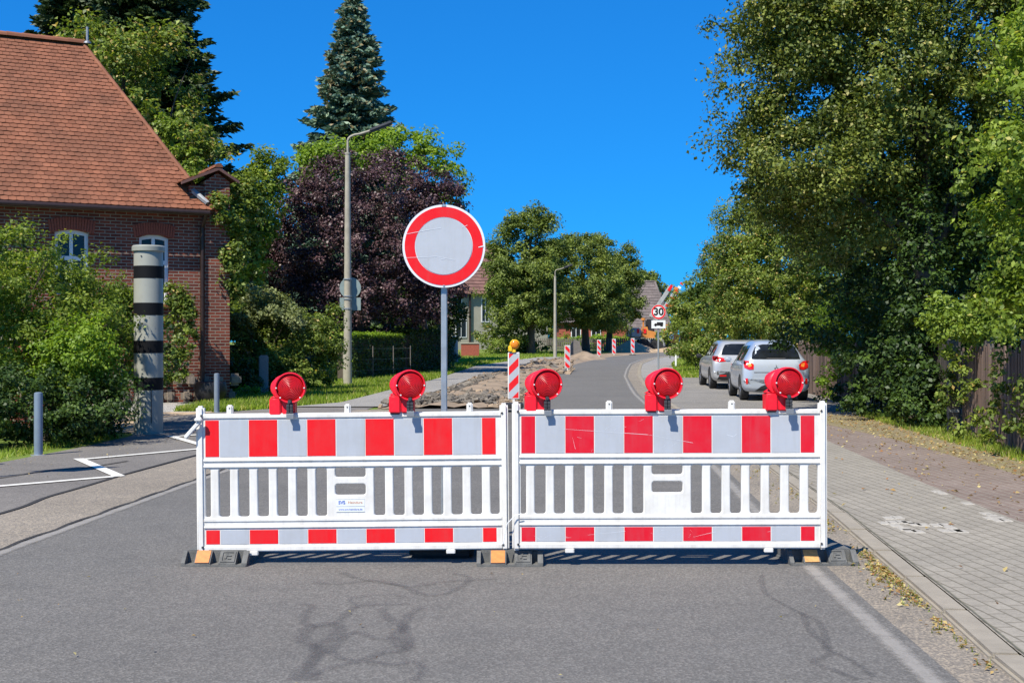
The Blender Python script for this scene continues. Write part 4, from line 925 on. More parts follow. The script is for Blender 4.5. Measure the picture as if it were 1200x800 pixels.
bm = bmesh.new(); box(bm, .11, -r * .90, zc(475), .004, .03, .55); box(bm, -.11, -r * .90, zc(475), .004, .03, .55); obj('door_seam', bm, 'steel_dark', col)
bm = bmesh.new(); tube(bm, [(-.05, -r + .004, zc(301)), (-.05, -r - .008, zc(301))], .012, 8); obj('lock', bm, 'steel_dark', col)
def bollard(x, y, label):
    t = thing('bollard', (x, y, gz(y)), label, 'bollard', 'grey steel bollards at the left')
    bm = bmesh.new(); lathe(bm, [(.056, 0), (.056, .80), (.052, .825), (.03, .833), (.004, .835)], sides=24); obj('post', bm, 'bollard', t, smooth=True)
    bm = bmesh.new(); lathe(bm, [(.10, 0), (.10, .01), (.06, .014)], sides=24); obj('base_collar', bm, 'steel', t, smooth=True)
bollard(*G(45, 533.5), 'grey steel bollard in front of the left bushes')
bollard(*G(254, 483.5), 'grey steel bollard beside the house corner and red lamp')
bollard(-6.6, 15.1, 'grey steel bollard just outside the left edge of the picture')
t = thing('parking_sign', (-6.07, 13.6, 0), 'rectangular sign on a pole just outside the left edge of the picture', 'sign')
bm = bmesh.new(); tube(bm, [(0, 0, 0), (0, 0, 2.65)], .03, 12); obj('pole', bm, 'steel', t)
bm = bmesh.new(); box(bm, 0, -.04, 2.2, .52, .012, .85, bev=.003); obj('plate', bm, 'plate_white', t)
gx, gy = G(309, 462); t = thing('granite_post', (gx, gy, gz(gy)), 'rough granite gate post beside the flowering shrub', 'post')
bm = bmesh.new(); box(bm, 0, 0, .55, .25, .22, 1.12, bev=.03, rot=.1); obj('stone', bm, 'granite', t, smooth=True)
t = thing('plant_tub', gp(*G(247, 472)), 'black round tub standing against the foot of the brick house', 'tub')
bm = bmesh.new(); lathe(bm, [(.22, 0), (.36, .15), (.40, .32), (.36, .5), (.30, .52), (.28, .45)], sides=24); obj('tub', bm, 'black', t, smooth=True)
# low brick garden pier seen through the left bushes
t = thing('garden_wall', (-8.35, 21.9, 0), 'short brick garden wall with grey coping glimpsed through the left bushes', 'wall')
bm = bmesh.new(); box(bm, .2, 0, .75, 1.0, .3, 1.5); obj('brickwork', bm, 'brick', t)
bm = bmesh.new(); box(bm, .2, 0, 1.55, 1.2, .42, .1, bev=.02); obj('coping', bm, 'concrete', t)

def street_lamp(x, y, H, label, r0=.145, r1=.085, arm=1.3, head=True, kr=.03):
    t = thing('street_lamp', gp(x, y), label, 'street lamp', 'concrete street lamps')
    bm = bmesh.new(); tube(bm, [(0, 0, 0), (0, 0, H)], [r0, r1], 14); tube(bm, [(0, 0, H), (0, 0, H + .06)], r1 * 1.15, 12); obj('pole', bm, 'concrete', t, smooth=True)
    bm = bmesh.new(); q = [(0, 0, H), (0, 0, H + .45 * arm)] + [(arm * .42 * (1 - math.cos(a)), 0, H + .45 * arm + .22 * arm * math.sin(a)) for a in (.3, .7, 1.1, 1.5)] + [(arm * .75, 0, H + .78 * arm)]
    tube(bm, q, kr * 1.3, 10); obj('arm', bm, 'concrete', t, smooth=True)
    a = Vector(q[-1]); d = Vector((.93, 0, .36)).normalized()
    bm = bmesh.new(); c = a + d * .38 * arm; box(bm, c.x, c.y, c.z, .82 * arm, .24, .13, rot=Matrix.Rotation(-math.atan2(d.z, d.x), 3, 'Y'), bev=.05, seg=3); obj('lamp_head', bm, 'steel_dark', t, smooth=True)
    return t
lx, ly = G(407.5, 452); street_lamp(lx, ly, (452 - 181) * ly / F, 'tall concrete street lamp in front of the purple tree', arm=1.0)
l2x, l2y = (650.5 - 600) / F * 80, 80.0; street_lamp(l2x, l2y, (417 - 323) * l2y / F, 'slender distant street lamp in front of the lime trees', .11, .07, .75, kr=.02)
t = thing('traffic_sign', (lx, ly, gz(ly)), 'back of a round sign and a square plate fixed to the tall lamp post', 'sign')
zz_ = lambda py: (452 - py) * ly / F
bm = bmesh.new(); disc(bm, (.06, .19, zz_(337)), .355, .012, 36); obj('round_plate', bm, 'sign_back', t)
bm = bmesh.new(); box(bm, .06, .19, zz_(356), .70, .012, .42, bev=.004); obj('square_plate', bm, 'sign_back', t)
for z in (327, 347, 350.5, 361.5): bm = bmesh.new(); tube(bm, [(0, 0, zz_(z) - .02), (0, 0, zz_(z) + .02)], .145, 14); obj('clamp', bm, 'steel', t)

# ------------------------------------------------------------------ ROUND SIGN BEHIND THE BARRIER
SY = 9.28; t = thing('round_sign', ((520.5 - 600) / F * SY, SY, 0), 'round red and white no entry for vehicles sign on a grey pole', 'sign')
k = SY / F; zc = EYE + (400 - 289) * k; Rr = 48.3 * k
def ring_mesh(bm, r0, r1, y, zc, x=0, n=64):
    a = [bm.verts.new((x + r0 * math.cos(i * math.tau / n), y, zc + r0 * math.sin(i * math.tau / n))) for i in range(n)]
    b = [bm.verts.new((x + r1 * math.cos(i * math.tau / n), y, zc + r1 * math.sin(i * math.tau / n))) for i in range(n)]
    for i in range(n): bm.faces.new((a[i], a[(i + 1) % n], b[(i + 1) % n], b[i]))
bm = bmesh.new(); disc(bm, (0, -.045, zc), Rr, .012, 64); obj('plate', bm, 'sheet_edge', t)
bm = bmesh.new(); ring_mesh(bm, Rr * .70, Rr * .945, -.0535, zc); obj('red_ring', bm, 'sheet_red', t)
bm = bmesh.new(); disc(bm, (0, -.0525, zc), Rr * .685, .004, 64); obj('white_field', bm, 'sheet_white', t)
for q in ((0, -.0545, zc + Rr * .975, .03, .004, .012), (0, -.0545, zc - Rr * .97, .012, .004, .02)):
    bm = bmesh.new(); box(bm, *q); obj('edge_rivet', bm, 'steel', t)
for q in (.15, -.15): bm = bmesh.new(); box(bm, 0, -.036, zc + q, .2, .02, .03); obj('clamp', bm, 'steel', t)
bm = bmesh.new(); tube(bm, [(0, 0, .03), (0, 0, zc + Rr * .9)], .0215, 4)
bm.free(); bm = bmesh.new(); box(bm, 0, 0, (zc + Rr * .9) / 2, .043, .043, zc + Rr * .9, bev=.005); obj('pole', bm, 'steel', t, smooth=True)
bm = bmesh.new()                                                # scratches in the sheeting
for (x0, z0, x1, z1, w) in ((-.275, .085, -.10, .118, .0035), (-.10, .118, -.02, .13, .0025), (-.28, -.085, -.05, -.075, .0028), (-.05, -.075, .08, -.10, .002), (.13, .135, .17, .15, .003), (.25, -.01, .285, 0, .008), (-.02, -.095, .01, -.09, .004)):
    d = Vector((x1 - x0, 0, z1 - z0)); n_ = Vector((-d.z, 0, d.x)).normalized() * w / 2
    poly(bm, [Vector((x0, -.0563, zc + z0)) - n_ * .2, Vector((x1, -.0563, zc + z1)) - n_, Vector((x1, -.0563, zc + z1)) + n_, Vector((x0, -.0563, zc + z0)) + n_])
obj('scratches', bm, 'sheet_edge', t)
t = thing('sign_foot', ((520 - 600) / F * 9.1, 9.15, 0), 'black rubber foot under the pole of the round sign', 'sign base')
bm = bmesh.new(); box(bm, 0, 0, .055, .44, .74, .105, bev=.03, seg=2); obj('rubber_block', bm, 'rubber_black', t, smooth=True)

# ------------------------------------------------------------------ BARRIER PANELS
def rrect(x0, x1, z0, z1, r=.018, n=4):
    P = []
    for cx_, cz_, a0 in ((x1 - r, z1 - r, 0), (x0 + r, z1 - r, 90), (x0 + r, z0 + r, 180), (x1 - r, z0 + r, 270)):
        for i in range(n + 1): a = R(a0 + 90 * i / n); P.append((cx_ + r * math.cos(a), cz_ + r * math.sin(a)))
    return P
holes = [rrect(.056, .092, .230, .552, .014)]
for i in range(14):
    if i in (6, 7): continue
    holes.append(rrect(.149 + .13 * i, .222 + .13 * i, .230, .552))
holes.append(rrect(1.969, 2.030, .230, .552))
holes += [rrect(.929, 1.132, .489, .552), rrect(.929, 1.132, .370, .443)]
plate = fill_plate([(.03, 0), (2.06, 0), (2.06, .91), (.03, .91)], holes, .034, -.017, .008)
def panel(loc, rx, rz, red, label, flip):
    t = thing('traffic_barrier', loc, label, 'barrier', 'red and white barrier panels across the road'); t.rotation_euler = (0, rx, rz)
    me = plate.copy(); bm = bmesh.new(); bm.from_mesh(me)
    def rib(z0, z1, x0=.04, x1=2.05, d=.052): box(bm, (x0 + x1) / 2, 0, (z0 + z1) / 2, x1 - x0, d, z1 - z0, bev=.008, seg=3)
    rib(-.002, .038); rib(.150, .172); rib(.193, .224, d=.046); rib(.556, .580); rib(.597, .622); rib(.886, .922)
    obj('lattice_frame', bm, 'plastic', t, smooth=True)
    for x in (.027, 2.063):
        bm = bmesh.new(); box(bm, x, 0, .4875 - .005, .056, .058, .985, bev=.014, seg=3)
        for z in (.91, .03):
            tube(bm, [(x + (.012 if x < 1 else -.012), -.03, z), (x + (.012 if x < 1 else -.012), -.0335, z)], .008, 10, mi=1)
        obj('end_post', bm, ['plastic', 'steel_dark'], t, smooth=True)
    for x in ((.225, 1.015, 1.835) if not flip else (.645, 1.46)):
        bm = bmesh.new(); box(bm, x, 0, .945, .042, .04, .07, bev=.008, seg=2); tube(bm, [(x, -.0195, .958), (x, -.0215, .958)], .005, 8, mi=1); obj('lamp_peg', bm, ['plastic', 'steel_dark'], t, smooth=True)
    for x in (.38, 1.70):
        bm = bmesh.new(); box(bm, x, -.02, -.012, .06, .03, .03, bev=.004); obj('stacking_lug', bm, 'plastic', t)
    for nm, z0, z1 in (('upper_sheeting', .632, .880), ('lower_sheeting', .047, .144)):
        bm = bmesh.new(); bd = [.058] + [.155 + .1954 * i for i in range(10)] + [2.010]
        for i in range(11): box(bm, (bd[i] + bd[i + 1]) / 2, -.0181, (z0 + z1) / 2, bd[i + 1] - bd[i] - .006, .002, z1 - z0 - .004, mi=i % 2)
        s = obj(nm, bm, [red, 'sheet_white'], t)
        if flip:
            bm = bmesh.new(); rnd = random.Random(4 if z0 > .3 else 9)
            base = [(.25, .80, .9, .755, .0022), (.9, .755, 1.2, .70, .0018), (.40, .74, .42, .66, .0014), (1.42, .755, 1.47, .74, .003), (1.47, .74, 1.49, .757, .003)] if z0 > .3 else [(.5, .09, .75, .115, .002), (1.2, .075, 1.35, .11, .002)]
            for _ in range(13): 
                x = rnd.uniform(.1, 1.95); z = rnd.uniform(z0 + .01, z1 - .02); base.append((x, z, x + rnd.uniform(-.05, .05), min(z1 - .005, max(z0 + .005, z + rnd.uniform(-.03, .03))), rnd.uniform(.0007, .0018)))
            for x0, a, x1, b, w in base:
                d = Vector((x1 - x0, 0, b - a)); n_ = Vector((-d.z, 0, d.x)).normalized() * w / 2
                poly(bm, [Vector((x0, -.0197, a)) - n_ * .3, Vector((x1, -.0197, b)) - n_, Vector((x1, -.0197, b)) + n_, Vector((x0, -.0197, a)) + n_ * .3])
            obj('scratches', bm, 'sheet_edge', s)
    return t
P1 = panel(((232 - 600) / F * 8.6, 8.6, .092), R(-.55), 0, 'sheet_red', 'left barrier panel of bright red and white stripes with a small sticker', False)
P2 = panel(((600.5 - 600) / F * 8.52, 8.52, .125), R(-.15), 0, 'sheet_red_old', 'right barrier panel with scratched deeper red and white stripes', True)
# sticker with the hirer's lettering on the left panel
bm = bmesh.new(); box(bm, 1.03, -.0180, .300, .19, .002, .088); st = obj('sticker', bm, 'plate_white', P1)
bm = bmesh.new(); box(bm, 1.03, -.0193, .343, .19, .0008, .002); box(bm, 1.03, -.0193, .257, .19, .0008, .002); box(bm, 1.03, -.0193, .294, .19, .0008, .003); obj('rule', bm, 'steel', st)
def lettering(s, size, x, z, m, y=-.0197, parent=st, bold=0.): return obj('lettering', text_mesh(s, size, .0004, bold), m, parent, loc=(x, y, z), rot=(R(90), 0, 0))
bm = bmesh.new(); lathe(bm, [(.030, -.0191), (.0295, -.0197)], (0, 0, 0), axis='y', sides=24)
for v in bm.verts: v.co.z = v.co.z * .5 + .320; v.co.x += .972
obj('emblem', bm, 'plate_white', st)
lettering('SVS', .030, .972, .320, 'blue', bold=.0008, y=-.0203); lettering('Heindura', .026, 1.062, .320, 'orange'); lettering('www.svs-heindura.de', .0185, 1.03, .274, 'blue')
# loose white hook at the left end
t = thing('barrier_hook', ((232 - 600) / F * 8.58, 8.56, .98), 'white plastic coupling hook hanging off the left end of the left panel', 'hook')
bm = bmesh.new(); box(bm, -.02, -.02, -.06, .028, .022, .17, rot=Matrix.Rotation(R(42), 3, 'Y'), bev=.006); box(bm, -.045, -.0, -.085, .022, .02, .11, rot=Matrix.Rotation(R(38), 3, 'Y'), bev=.005); box(bm, .015, -.03, .0, .05, .03, .025, bev=.006); obj('hook', bm, 'plastic', t, smooth=True)
# wire tie between the two panels
bm = bmesh.new(); tube(bm, [(.02, 0, .05), (-.03, -.01, 0), (-.05, .0, -.09), (-.06, 0, -.14)], .003, 5); tube(bm, [(.06, 0, .06), (.02, 0, .05)], .003, 5)
t = thing('wire_tie', ((600 - 600) / F * 8.5, 8.47, .30), 'thin pale wire hanging between the two barrier panels', 'wire'); obj('wire', bm, 'plate_white', t)

def rubber_foot(x, y, rz, label, W=.44, D=.80, slant=.06, m_ref='amber_dull', flip=False):
    """recycled rubber barrier foot: sloping front with wedge-shaped pockets, an orange reflector and a moulded square."""
    t = thing('rubber_foot', (x, y, 0), label, 'barrier foot', 'rubber feet under the barrier', rz=rz)
    bm = bmesh.new(); h = .108
    # core block behind the front ribs
    box(bm, 0, D / 2 + .05, h / 2 - .002, W - .03, D - .10, h, bev=.012)
    box(bm, 0, D / 2, .012, W, D, .024, bev=.004)
    # sloping ribs on the front
    def rib(x0, x1, mi=0, th=.0):
        prism(bm, [(x0, .015, .022), (x0, .10, .022), (x0, .10, h - .004 + th), (x0, .085, h - .004 + th), (x0, .015 - th, .034)], (x1 - x0, 0, 0), mi)
    for a, b in ((-.5, -.44), (-.30, -.055), (.07, .33), (.42, .5)): rib(a * W, b * W)
    # lip
    obj('rubber_block', bm, 'rubber', t, smooth=True)
    bm = bmesh.new(); a, b = (-.285 * W, -.075 * W)
    d = Vector((0, .07, h - .038)); nrm = Vector((0, -(h - .038), .07)).normalized() * .003; p0 = Vector((0, .015, .034)) + nrm
    prism(bm, [p0 + Vector((a, 0, 0)), p0 + Vector((b, 0, 0)), p0 + d + Vector((b, 0, 0)), p0 + d + Vector((a, 0, 0))], nrm * .8); obj('reflector', bm, m_ref, t)
    bm = bmesh.new()
    for (u0, u1, v0, v1) in ((.09, .31, .08, .16), (.09, .31, .84, .92), (.09, .12, .16, .84), (.28, .31, .16, .84), (.15, .25, .55, .63), (.15, .18, .35, .55), (.2, .25, .3, .38), (.16, .2, .66, .72)):
        prism(bm, [p0 + Vector((u0 * W, 0, 0)) + d * v0, p0 + Vector((u1 * W, 0, 0)) + d * v0, p0 + Vector((u1 * W, 0, 0)) + d * v1, p0 + Vector((u0 * W, 0, 0)) + d * v1], nrm * 1.2)
    obj('moulded_square', bm, 'rubber', t)
    return t
rubber_foot((250 - 600) / F * 8.47, 8.46, R(-2), 'rubber foot with a bright orange reflector under the left end of the barrier')
rubber_foot((597.5 - 600) / F * 8.46, 8.46, 0, 'middle rubber foot carrying the joint between the two barrier panels')
rubber_foot((969 - 600) / F * 8.46, 8.50, R(3), 'rubber foot with a bleached reflector under the right end of the barrier', m_ref='amber_pale', W=.46)

# ------------------------------------------------------------------ RED WARNING LAMPS
def make_lamp():
    t = thing('warning_lamp', (0, 0, 0), 'lamp', 'warning lamp')
    # origin: lens centre. housing swept from battery case up to the lens ring
    RL = .098; yaw = R(9)
    def ringpts(c, ax, r, n=32):
        ax = ax.normalized(); s = ax.cross(Vector((0, 0, 1))).normalized(); u = s.cross(ax)
        return [c + s * r * math.cos(i * math.tau / n) + u * r * math.sin(i * math.tau / n) for i in range(n)]
    F_ = Vector((math.sin(yaw), -math.cos(yaw), 0))
    def rectpts(c, w, d, n=32):
        P = []
        for i in range(n):
            a = i * math.tau / n; ca, sa = math.cos(a), math.sin(a); k = 1 / (abs(ca) ** 5 + abs(sa) ** 5) ** .2
            P.append(Vector((c.x - ca * k * w / 2, c.y + sa * k * d / 2, c.z)))
        return P
    secs = []
    case_c = Vector((-.058, .065, -.066)); w, d = .175, .115
    a0 = rectpts(case_c, w, d); ring = ringpts(F_ * -.028, -F_, RL)
    back = ringpts(Vector((-.038, .082, -.016)), (-F_ + Vector((-.1, 0, -1.0))), RL * .97)
    # align ring ordering: start at the left, run over the back/top
    def bez(p0, pm, p2, s): p1 = pm * 2 - (p0 + p2) / 2; return p0 * (1 - s) ** 2 + p1 * 2 * s * (1 - s) + p2 * s * s
    a0 = [Vector(p) for p in a0]
    bm = bmesh.new(); rows = []
    for s in (0, .15, .32, .5, .68, .84, 1):
        rows.append([bm.verts.new(bez(a0[i], back[i], ring[i], s)) for i in range(32)])
    for r0, r1 in zip(rows, rows[1:]):
        for i in range(32): bm.faces.new((r0[i], r0[(i + 1) % 32], r1[(i + 1) % 32], r1[i]))
    bm.faces.new(rows[0]); bm.faces.new(rows[-1])
    obj('housing', bm, 'lamp_red', t, smooth='all')
    bm = bmesh.new(); box(bm, -.102, .062, -.128, .078, .118, .118, bev=.008, seg=3); box(bm, -.016, .064, -.128, .088, .108, .116, bev=.008, seg=3)
    obj('battery_case', bm, 'lamp_red', t, smooth=True)
    bm = bmesh.new(); box(bm, -.10, .062, -.19, .06, .09, .014, bev=.003); obj('case_latch', bm, 'steel_dark', t)
    Rm = Matrix.Rotation(yaw, 4, 'Z')
    bm = bmesh.new(); lathe(bm, [(.0895, -.016), (.093, -.030), (.099, -.032), (.103, -.026), (.103, .032), (.098, .036)], axis='y', sides=40, cap=False); bm.transform(Rm); obj('lens_ring', bm, 'lamp_red', t, smooth=True)
    bm = bmesh.new(); lathe(bm, [(.0895, -.012), (.086, -.018), (.074, -.025), (.055, -.031), (.034, -.0345), (.012, -.036), (.002, -.0362)], axis='y', sides=40); 
    for k in (0, 1, 3): pass
    le = obj('lens', bm, 'lens_red', t, smooth='all', rot=(0, 0, yaw))
    bm = bmesh.new()
    for a in (R(0), R(180), R(225), R(315)): disc(bm, (.092 * math.cos(a), -.032, .091 * math.sin(a)), .005, .006, 8)
    bm.transform(Rm); obj('ring_screws', bm, 'plate_white', t)
    bm = bmesh.new(); box(bm, .002, -.022, -.098, .030, .03, .026, bev=.004); 
    for i in (-1, 1):
        for j in range(3): box(bm, .002 + i * .0115, -.030, -.122 - j * .021, .020, .022, .018, bev=.002, seg=1)
    box(bm, .002, -.018, -.14, .042, .012, .07, bev=.002, seg=1); tube(bm, [(.002, -.045, -.09), (.002, -.02, -.09)], .011, 10)
    obj('clamp_bolt', bm, 'steel_dark', t)
    bm = bmesh.new(); box(bm, .006, -.040, -.19, .05, .006, .035, bev=.002, seg=1); box(bm, .004, -.028, -.172, .05, .024, .006); obj('bracket', bm, 'zinc', t)
    return t
lamp0 = make_lamp()
lamps = [(340, 453.5, 8.6, 'first red warning lamp from the left, in front of the grass verge'), (480.5, 450.5, 8.58, 'red warning lamp standing just left of the round sign pole'),
         (640.5, 449.5, 8.53, 'red warning lamp to the right of the near striped beacon, leftmost on the right panel'), (781.5, 448.5, 8.5, 'red warning lamp below the distant speed limit sign'),
         (923, 447.5, 8.5, 'red warning lamp covering the tail of the nearer parked car')]
for i, (px, py, y, lab) in enumerate(lamps):
    o = lamp0 if i == 0 else copy_tree(lamp0)
    o.location = at(px, py, y - .03) + Vector((0, 0, -.004)); o.rotation_euler = (0, 0, R([0, 1, 3, -3, 2][i])); o['label'] = lab; o['group'] = 'red warning lamps on top of the barrier'

# ------------------------------------------------------------------ STRIPED BEACONS
def clip(polyg, w, h):
    def cut(P, f, g):
        out = []
        for i in range(len(P)):
            a, b = P[i], P[(i + 1) % len(P)]; fa, fb = f(a), f(b)
            if fa >= 0: out.append(a)
            if (fa >= 0) != (fb >= 0): s = fa / (fa - fb); out.append((a[0] + (b[0] - a[0]) * s, a[1] + (b[1] - a[1]) * s))
        return out
    for f in (lambda p: p[0] + w / 2, lambda p: w / 2 - p[0], lambda p: p[1], lambda p: h - p[1]):
        polyg = cut(polyg, f, None)
        if len(polyg) < 3: return None
    return polyg
def beacon(x, y, zbase, label, rising=True, lampon=False, w=.25, h=1.0, ph=0.):
    t = thing('striped_beacon', (x, y, zbase), label, 'beacon', 'striped beacons along the works'); z0 = .18
    bm = bmesh.new(); box(bm, 0, 0, z0 + h / 2, w, .045, h, bev=.012, seg=3); box(bm, 0, .01, .12, .05, .05, .2); obj('plate', bm, 'plastic', t, smooth=True)
    bm = bmesh.new(); iw, ih = w - .045, h - .05; p = .36; tn = 1.0 if rising else -1.0
    k = -2
    while k * p < ih + 1:
        zz0 = k * p + ph
        for mi, (a, b) in enumerate(((0, .5), (.5, 1))):
            q = clip([(-iw, zz0 + a * p - tn * iw), (iw, zz0 + a * p + tn * iw), (iw, zz0 + b * p + tn * iw), (-iw, zz0 + b * p - tn * iw)], iw, ih)
            if q: poly(bm, [(u, -.0238, z0 + .025 + v) for u, v in q], mi)
        k += 1
    obj('sheeting', bm, ['sheet_red', 'sheet_white'], t)
    bm = bmesh.new(); box(bm, 0, 0, .045, .42, .75, .09, bev=.02); obj('foot', bm, 'rubber_black', t, smooth=True)
    if lampon:
        l = thing('amber_lamp', (x, y - .02, zbase + z0 + h), 'yellow warning lamp with a round amber lens on top of the near beacon', 'warning lamp')
        bm = bmesh.new(); box(bm, -.07, 0, .075, .09, .09, .13, bev=.015, seg=3); box(bm, .0, 0, .03, .09, .06, .08, bev=.01); obj('battery_case', bm, 'yellow', l, smooth=True)
        bm = bmesh.new(); c = (.02, 0, .165); lathe(bm, [(.09, .035), (.105, .02), (.105, -.02), (.095, -.03)], c, axis='y', sides=28); obj('lens_ring', bm, 'yellow', l, smooth=True)
        bm = bmesh.new(); lathe(bm, [(.094, -.028), (.088, -.045), (.06, -.062), (.02, -.07)], c, axis='y', sides=28); obj('lens', bm, 'amber', l, smooth='all')
    return t
def beac(px, ybot, hpx, lab, **kw):
    Y = F / hpx; z = EYE + (400 - ybot) / F * Y; beacon((px - 600) / F * Y, Y, z - .18, lab, **kw)
beac(602, 467.5, 55.0, 'nearest red and white beacon with an amber lamp, in the gap between the panels', lampon=True, ph=.22)
beac(665, 431.5, 27.0, 'second beacon along the works, at the edge of the remaining lane', rising=False)
beac(702, 416.3, 18.4, 'third beacon along the works, in front of the lime trees', rising=False)
beac(719.5, 414.4, 17.4, 'fourth beacon along the works, left of the sand heap', rising=False)
beac(741.5, 413.6, 17.4, 'farthest beacon, standing in front of the sand heap', rising=False)

# ------------------------------------------------------------------ SPEED LIMIT SIGN
Y3 = 53.0; X3 = (771.5 - 600) / F * Y3; k = Y3 / F; t = thing('speed_limit_sign', gp(X3, Y3), 'round speed limit sign reading 30 above a small plate with a lorry', 'sign')
zc = EYE + (400 - 365.5) * k - gz(Y3); Rr = 8.6 * k
bm = bmesh.new(); tube(bm, [(0, 0, 0), (0, 0, zc + Rr * .8)], .038, 10); obj('pole', bm, 'steel', t)
bm = bmesh.new(); disc(bm, (0, -.06, zc), Rr, .02, 40); obj('plate', bm, 'plate_white', t)
bm = bmesh.new(); ring_mesh(bm, Rr * .76, Rr * .97, -.074, zc, n=40); obj('red_ring', bm, 'sheet_red', t)
obj('number', text_mesh('30', .42, .002, .012), 'black', t, loc=(0, -.076, zc), rot=(R(90), 0, 0))
bm = bmesh.new(); z2 = EYE + (400 - 380) * k - gz(Y3); box(bm, 0, -.06, z2, 16.5 * k, .02, 9.5 * k, bev=.004); p = obj('lorry_plate', bm, 'plate_white', t)
bm = bmesh.new(); box(bm, .06, -.073, z2 + .03, .26, .004, .12); box(bm, -.12, -.073, z2, .09, .004, .08); box(bm, -.02, -.073, z2 - .035, .36, .004, .03)
for x in (-.12, .1, .15): disc(bm, (x, -.073, z2 - .06), .03, .004, 12)
obj('lorry_symbol', bm, 'black', p)

# ------------------------------------------------------------------ CARS
def make_car(name, loc, rz, label, S, W, wheels, wr, paint, det):
    t = thing(name, loc, label, 'car', rz=rz)
    bm = bmesh.new(); rows = []
    for (y, zt, wt, w, z0, zb) in S:
        h = [(0, z0), (w * .80, z0), (w * .95, z0 + .06), (w, z0 + .20), (w * 1.0, (z0 + zb) / 2 + .05), (w * .985, zb - .08), (w * .95, zb), (wt + (w * .95 - wt) * .45, zb + (zt - zb) * .5), (wt, zb + (zt - zb) * .86), (wt * .86, zb + (zt - zb) * .97), (wt * .45, zt), (0, zt)]
        half = [bm.verts.new((x, y, z)) for x, z in h]; other = [bm.verts.new((-x, y, z)) for x, z in h[1:-1]][::-1]
        rows.append(half + other)
    n = len(rows[0])
    for r0, r1 in zip(rows, rows[1:]):
        for i in range(n): bm.faces.new((r0[i], r0[(i + 1) % n], r1[(i + 1) % n], r1[i]))
    bm.faces.new(rows[0]); bm.faces.new(rows[-1]); bmesh.ops.recalc_face_normals(bm, faces=bm.faces[:])
    bmesh.ops.subdivide_edges(bm, edges=bm.edges[:], cuts=1, use_grid_fill=True, smooth=.6)
    bmesh.ops.triangulate(bm, faces=[f for f in bm.faces if len(f.verts) > 4])
    bvh = BVHTree.FromBMesh(bm)
    body = obj('body', bm, paint, t, smooth='all')
    def patch(nm, pts, side, m, off_=.006, parent=t, cuts=3):
        """project an outline on to the body; side: 'rear' pts=(x,z); 'left'/'right' pts=(y,z)."""
        b2 = bmesh.new()
        f = b2.faces.new([b2.verts.new((a, 0, b) if side == 'rear' else (0, a, b)) for a, b in pts])
        bmesh.ops.triangulate(b2, faces=[f])
        for _ in range(cuts): bmesh.ops.subdivide_edges(b2, edges=b2.edges[:], cuts=1, use_grid_fill=True)
        for v in b2.verts:
            if side == 'rear': o_, d_ = Vector((v.co.x, -2, v.co.z)), Vector((0, 1, 0))
            elif side == 'left': o_, d_ = Vector((-3, v.co.y, v.co.z)), Vector((1, 0, 0))
            else: o_, d_ = Vector((3, v.co.y, v.co.z)), Vector((-1, 0, 0))
            h_, nn_, _, _ = bvh.ray_cast(o_, d_)
            v.co = (h_ - d_ * off_) if h_ else Vector((v.co.x if side == 'rear' else (-W / 2 if side == 'left' else W / 2), v.co.y if side != 'rear' else .05, v.co.z))
        return obj(nm, b2, m, parent, smooth='all')
    for pt in det: patch(*pt)
    for (y, x) in [(wy, sx) for wy in wheels for sx in (-1, 1)]:
        xo = x * (W / 2 - .10)
        side = 'left' if x < 0 else 'right'
        patch('wheel_arch_shade', [(y + (wr + .055) * math.cos(a), wr + (wr + .055) * math.sin(a)) for a in [R(q) for q in range(-10, 191, 20)]], side, 'trim', .004)  # flat dark patch on the body standing in for the shaded wheel recess
        wo = thing('wheel', (xo, y, wr), None, None); wo.parent = t; del_keys = [k_ for k_ in ('label', 'category') if k_ in wo]
        for k_ in del_keys: del wo[k_]
        bm = bmesh.new(); 
        prof = [(wr * .62, -.10), (wr * .93, -.10), (wr, -.075), (wr, .075), (wr * .93, .10), (wr * .62, .10)]
        rings = []
        for r_, h_ in prof: rings.append([bm.verts.new((h_, r_ * math.cos(q * math.tau / 28), r_ * math.sin(q * math.tau / 28))) for q in range(28)])
        for a_, b_ in zip(rings, rings[1:]):
            for q in range(28): bm.faces.new((a_[q], a_[(q + 1) % 28], b_[(q + 1) % 28], b_[q]))
        obj('tyre', bm, 'tyre', wo, smooth=True)
        bm = bmesh.new(); disc(bm, (x * .05, 0, 0), wr * .63, .03, 24, 'x'); 
        for q in range(5):
            a = q * math.tau / 5; box(bm, x * .08, wr * .32 * math.cos(a), wr * .32 * math.sin(a), .04, .06, wr * .6, rot=Matrix.Rotation(math.pi / 2 - a, 3, 'X').transposed(), bev=.01, seg=1)
        obj('rim', bm, 'rim', wo)
    for sx in (-1, 1):
        bm = bmesh.new(); box(bm, sx * (W / 2 + .10), S[-1][0] * .63, 1.0, .2, .10, .14, bev=.04, seg=3); obj('mirror', bm, 'trim' if paint == 'car_b' else paint, t, smooth=True)
    return t, patch
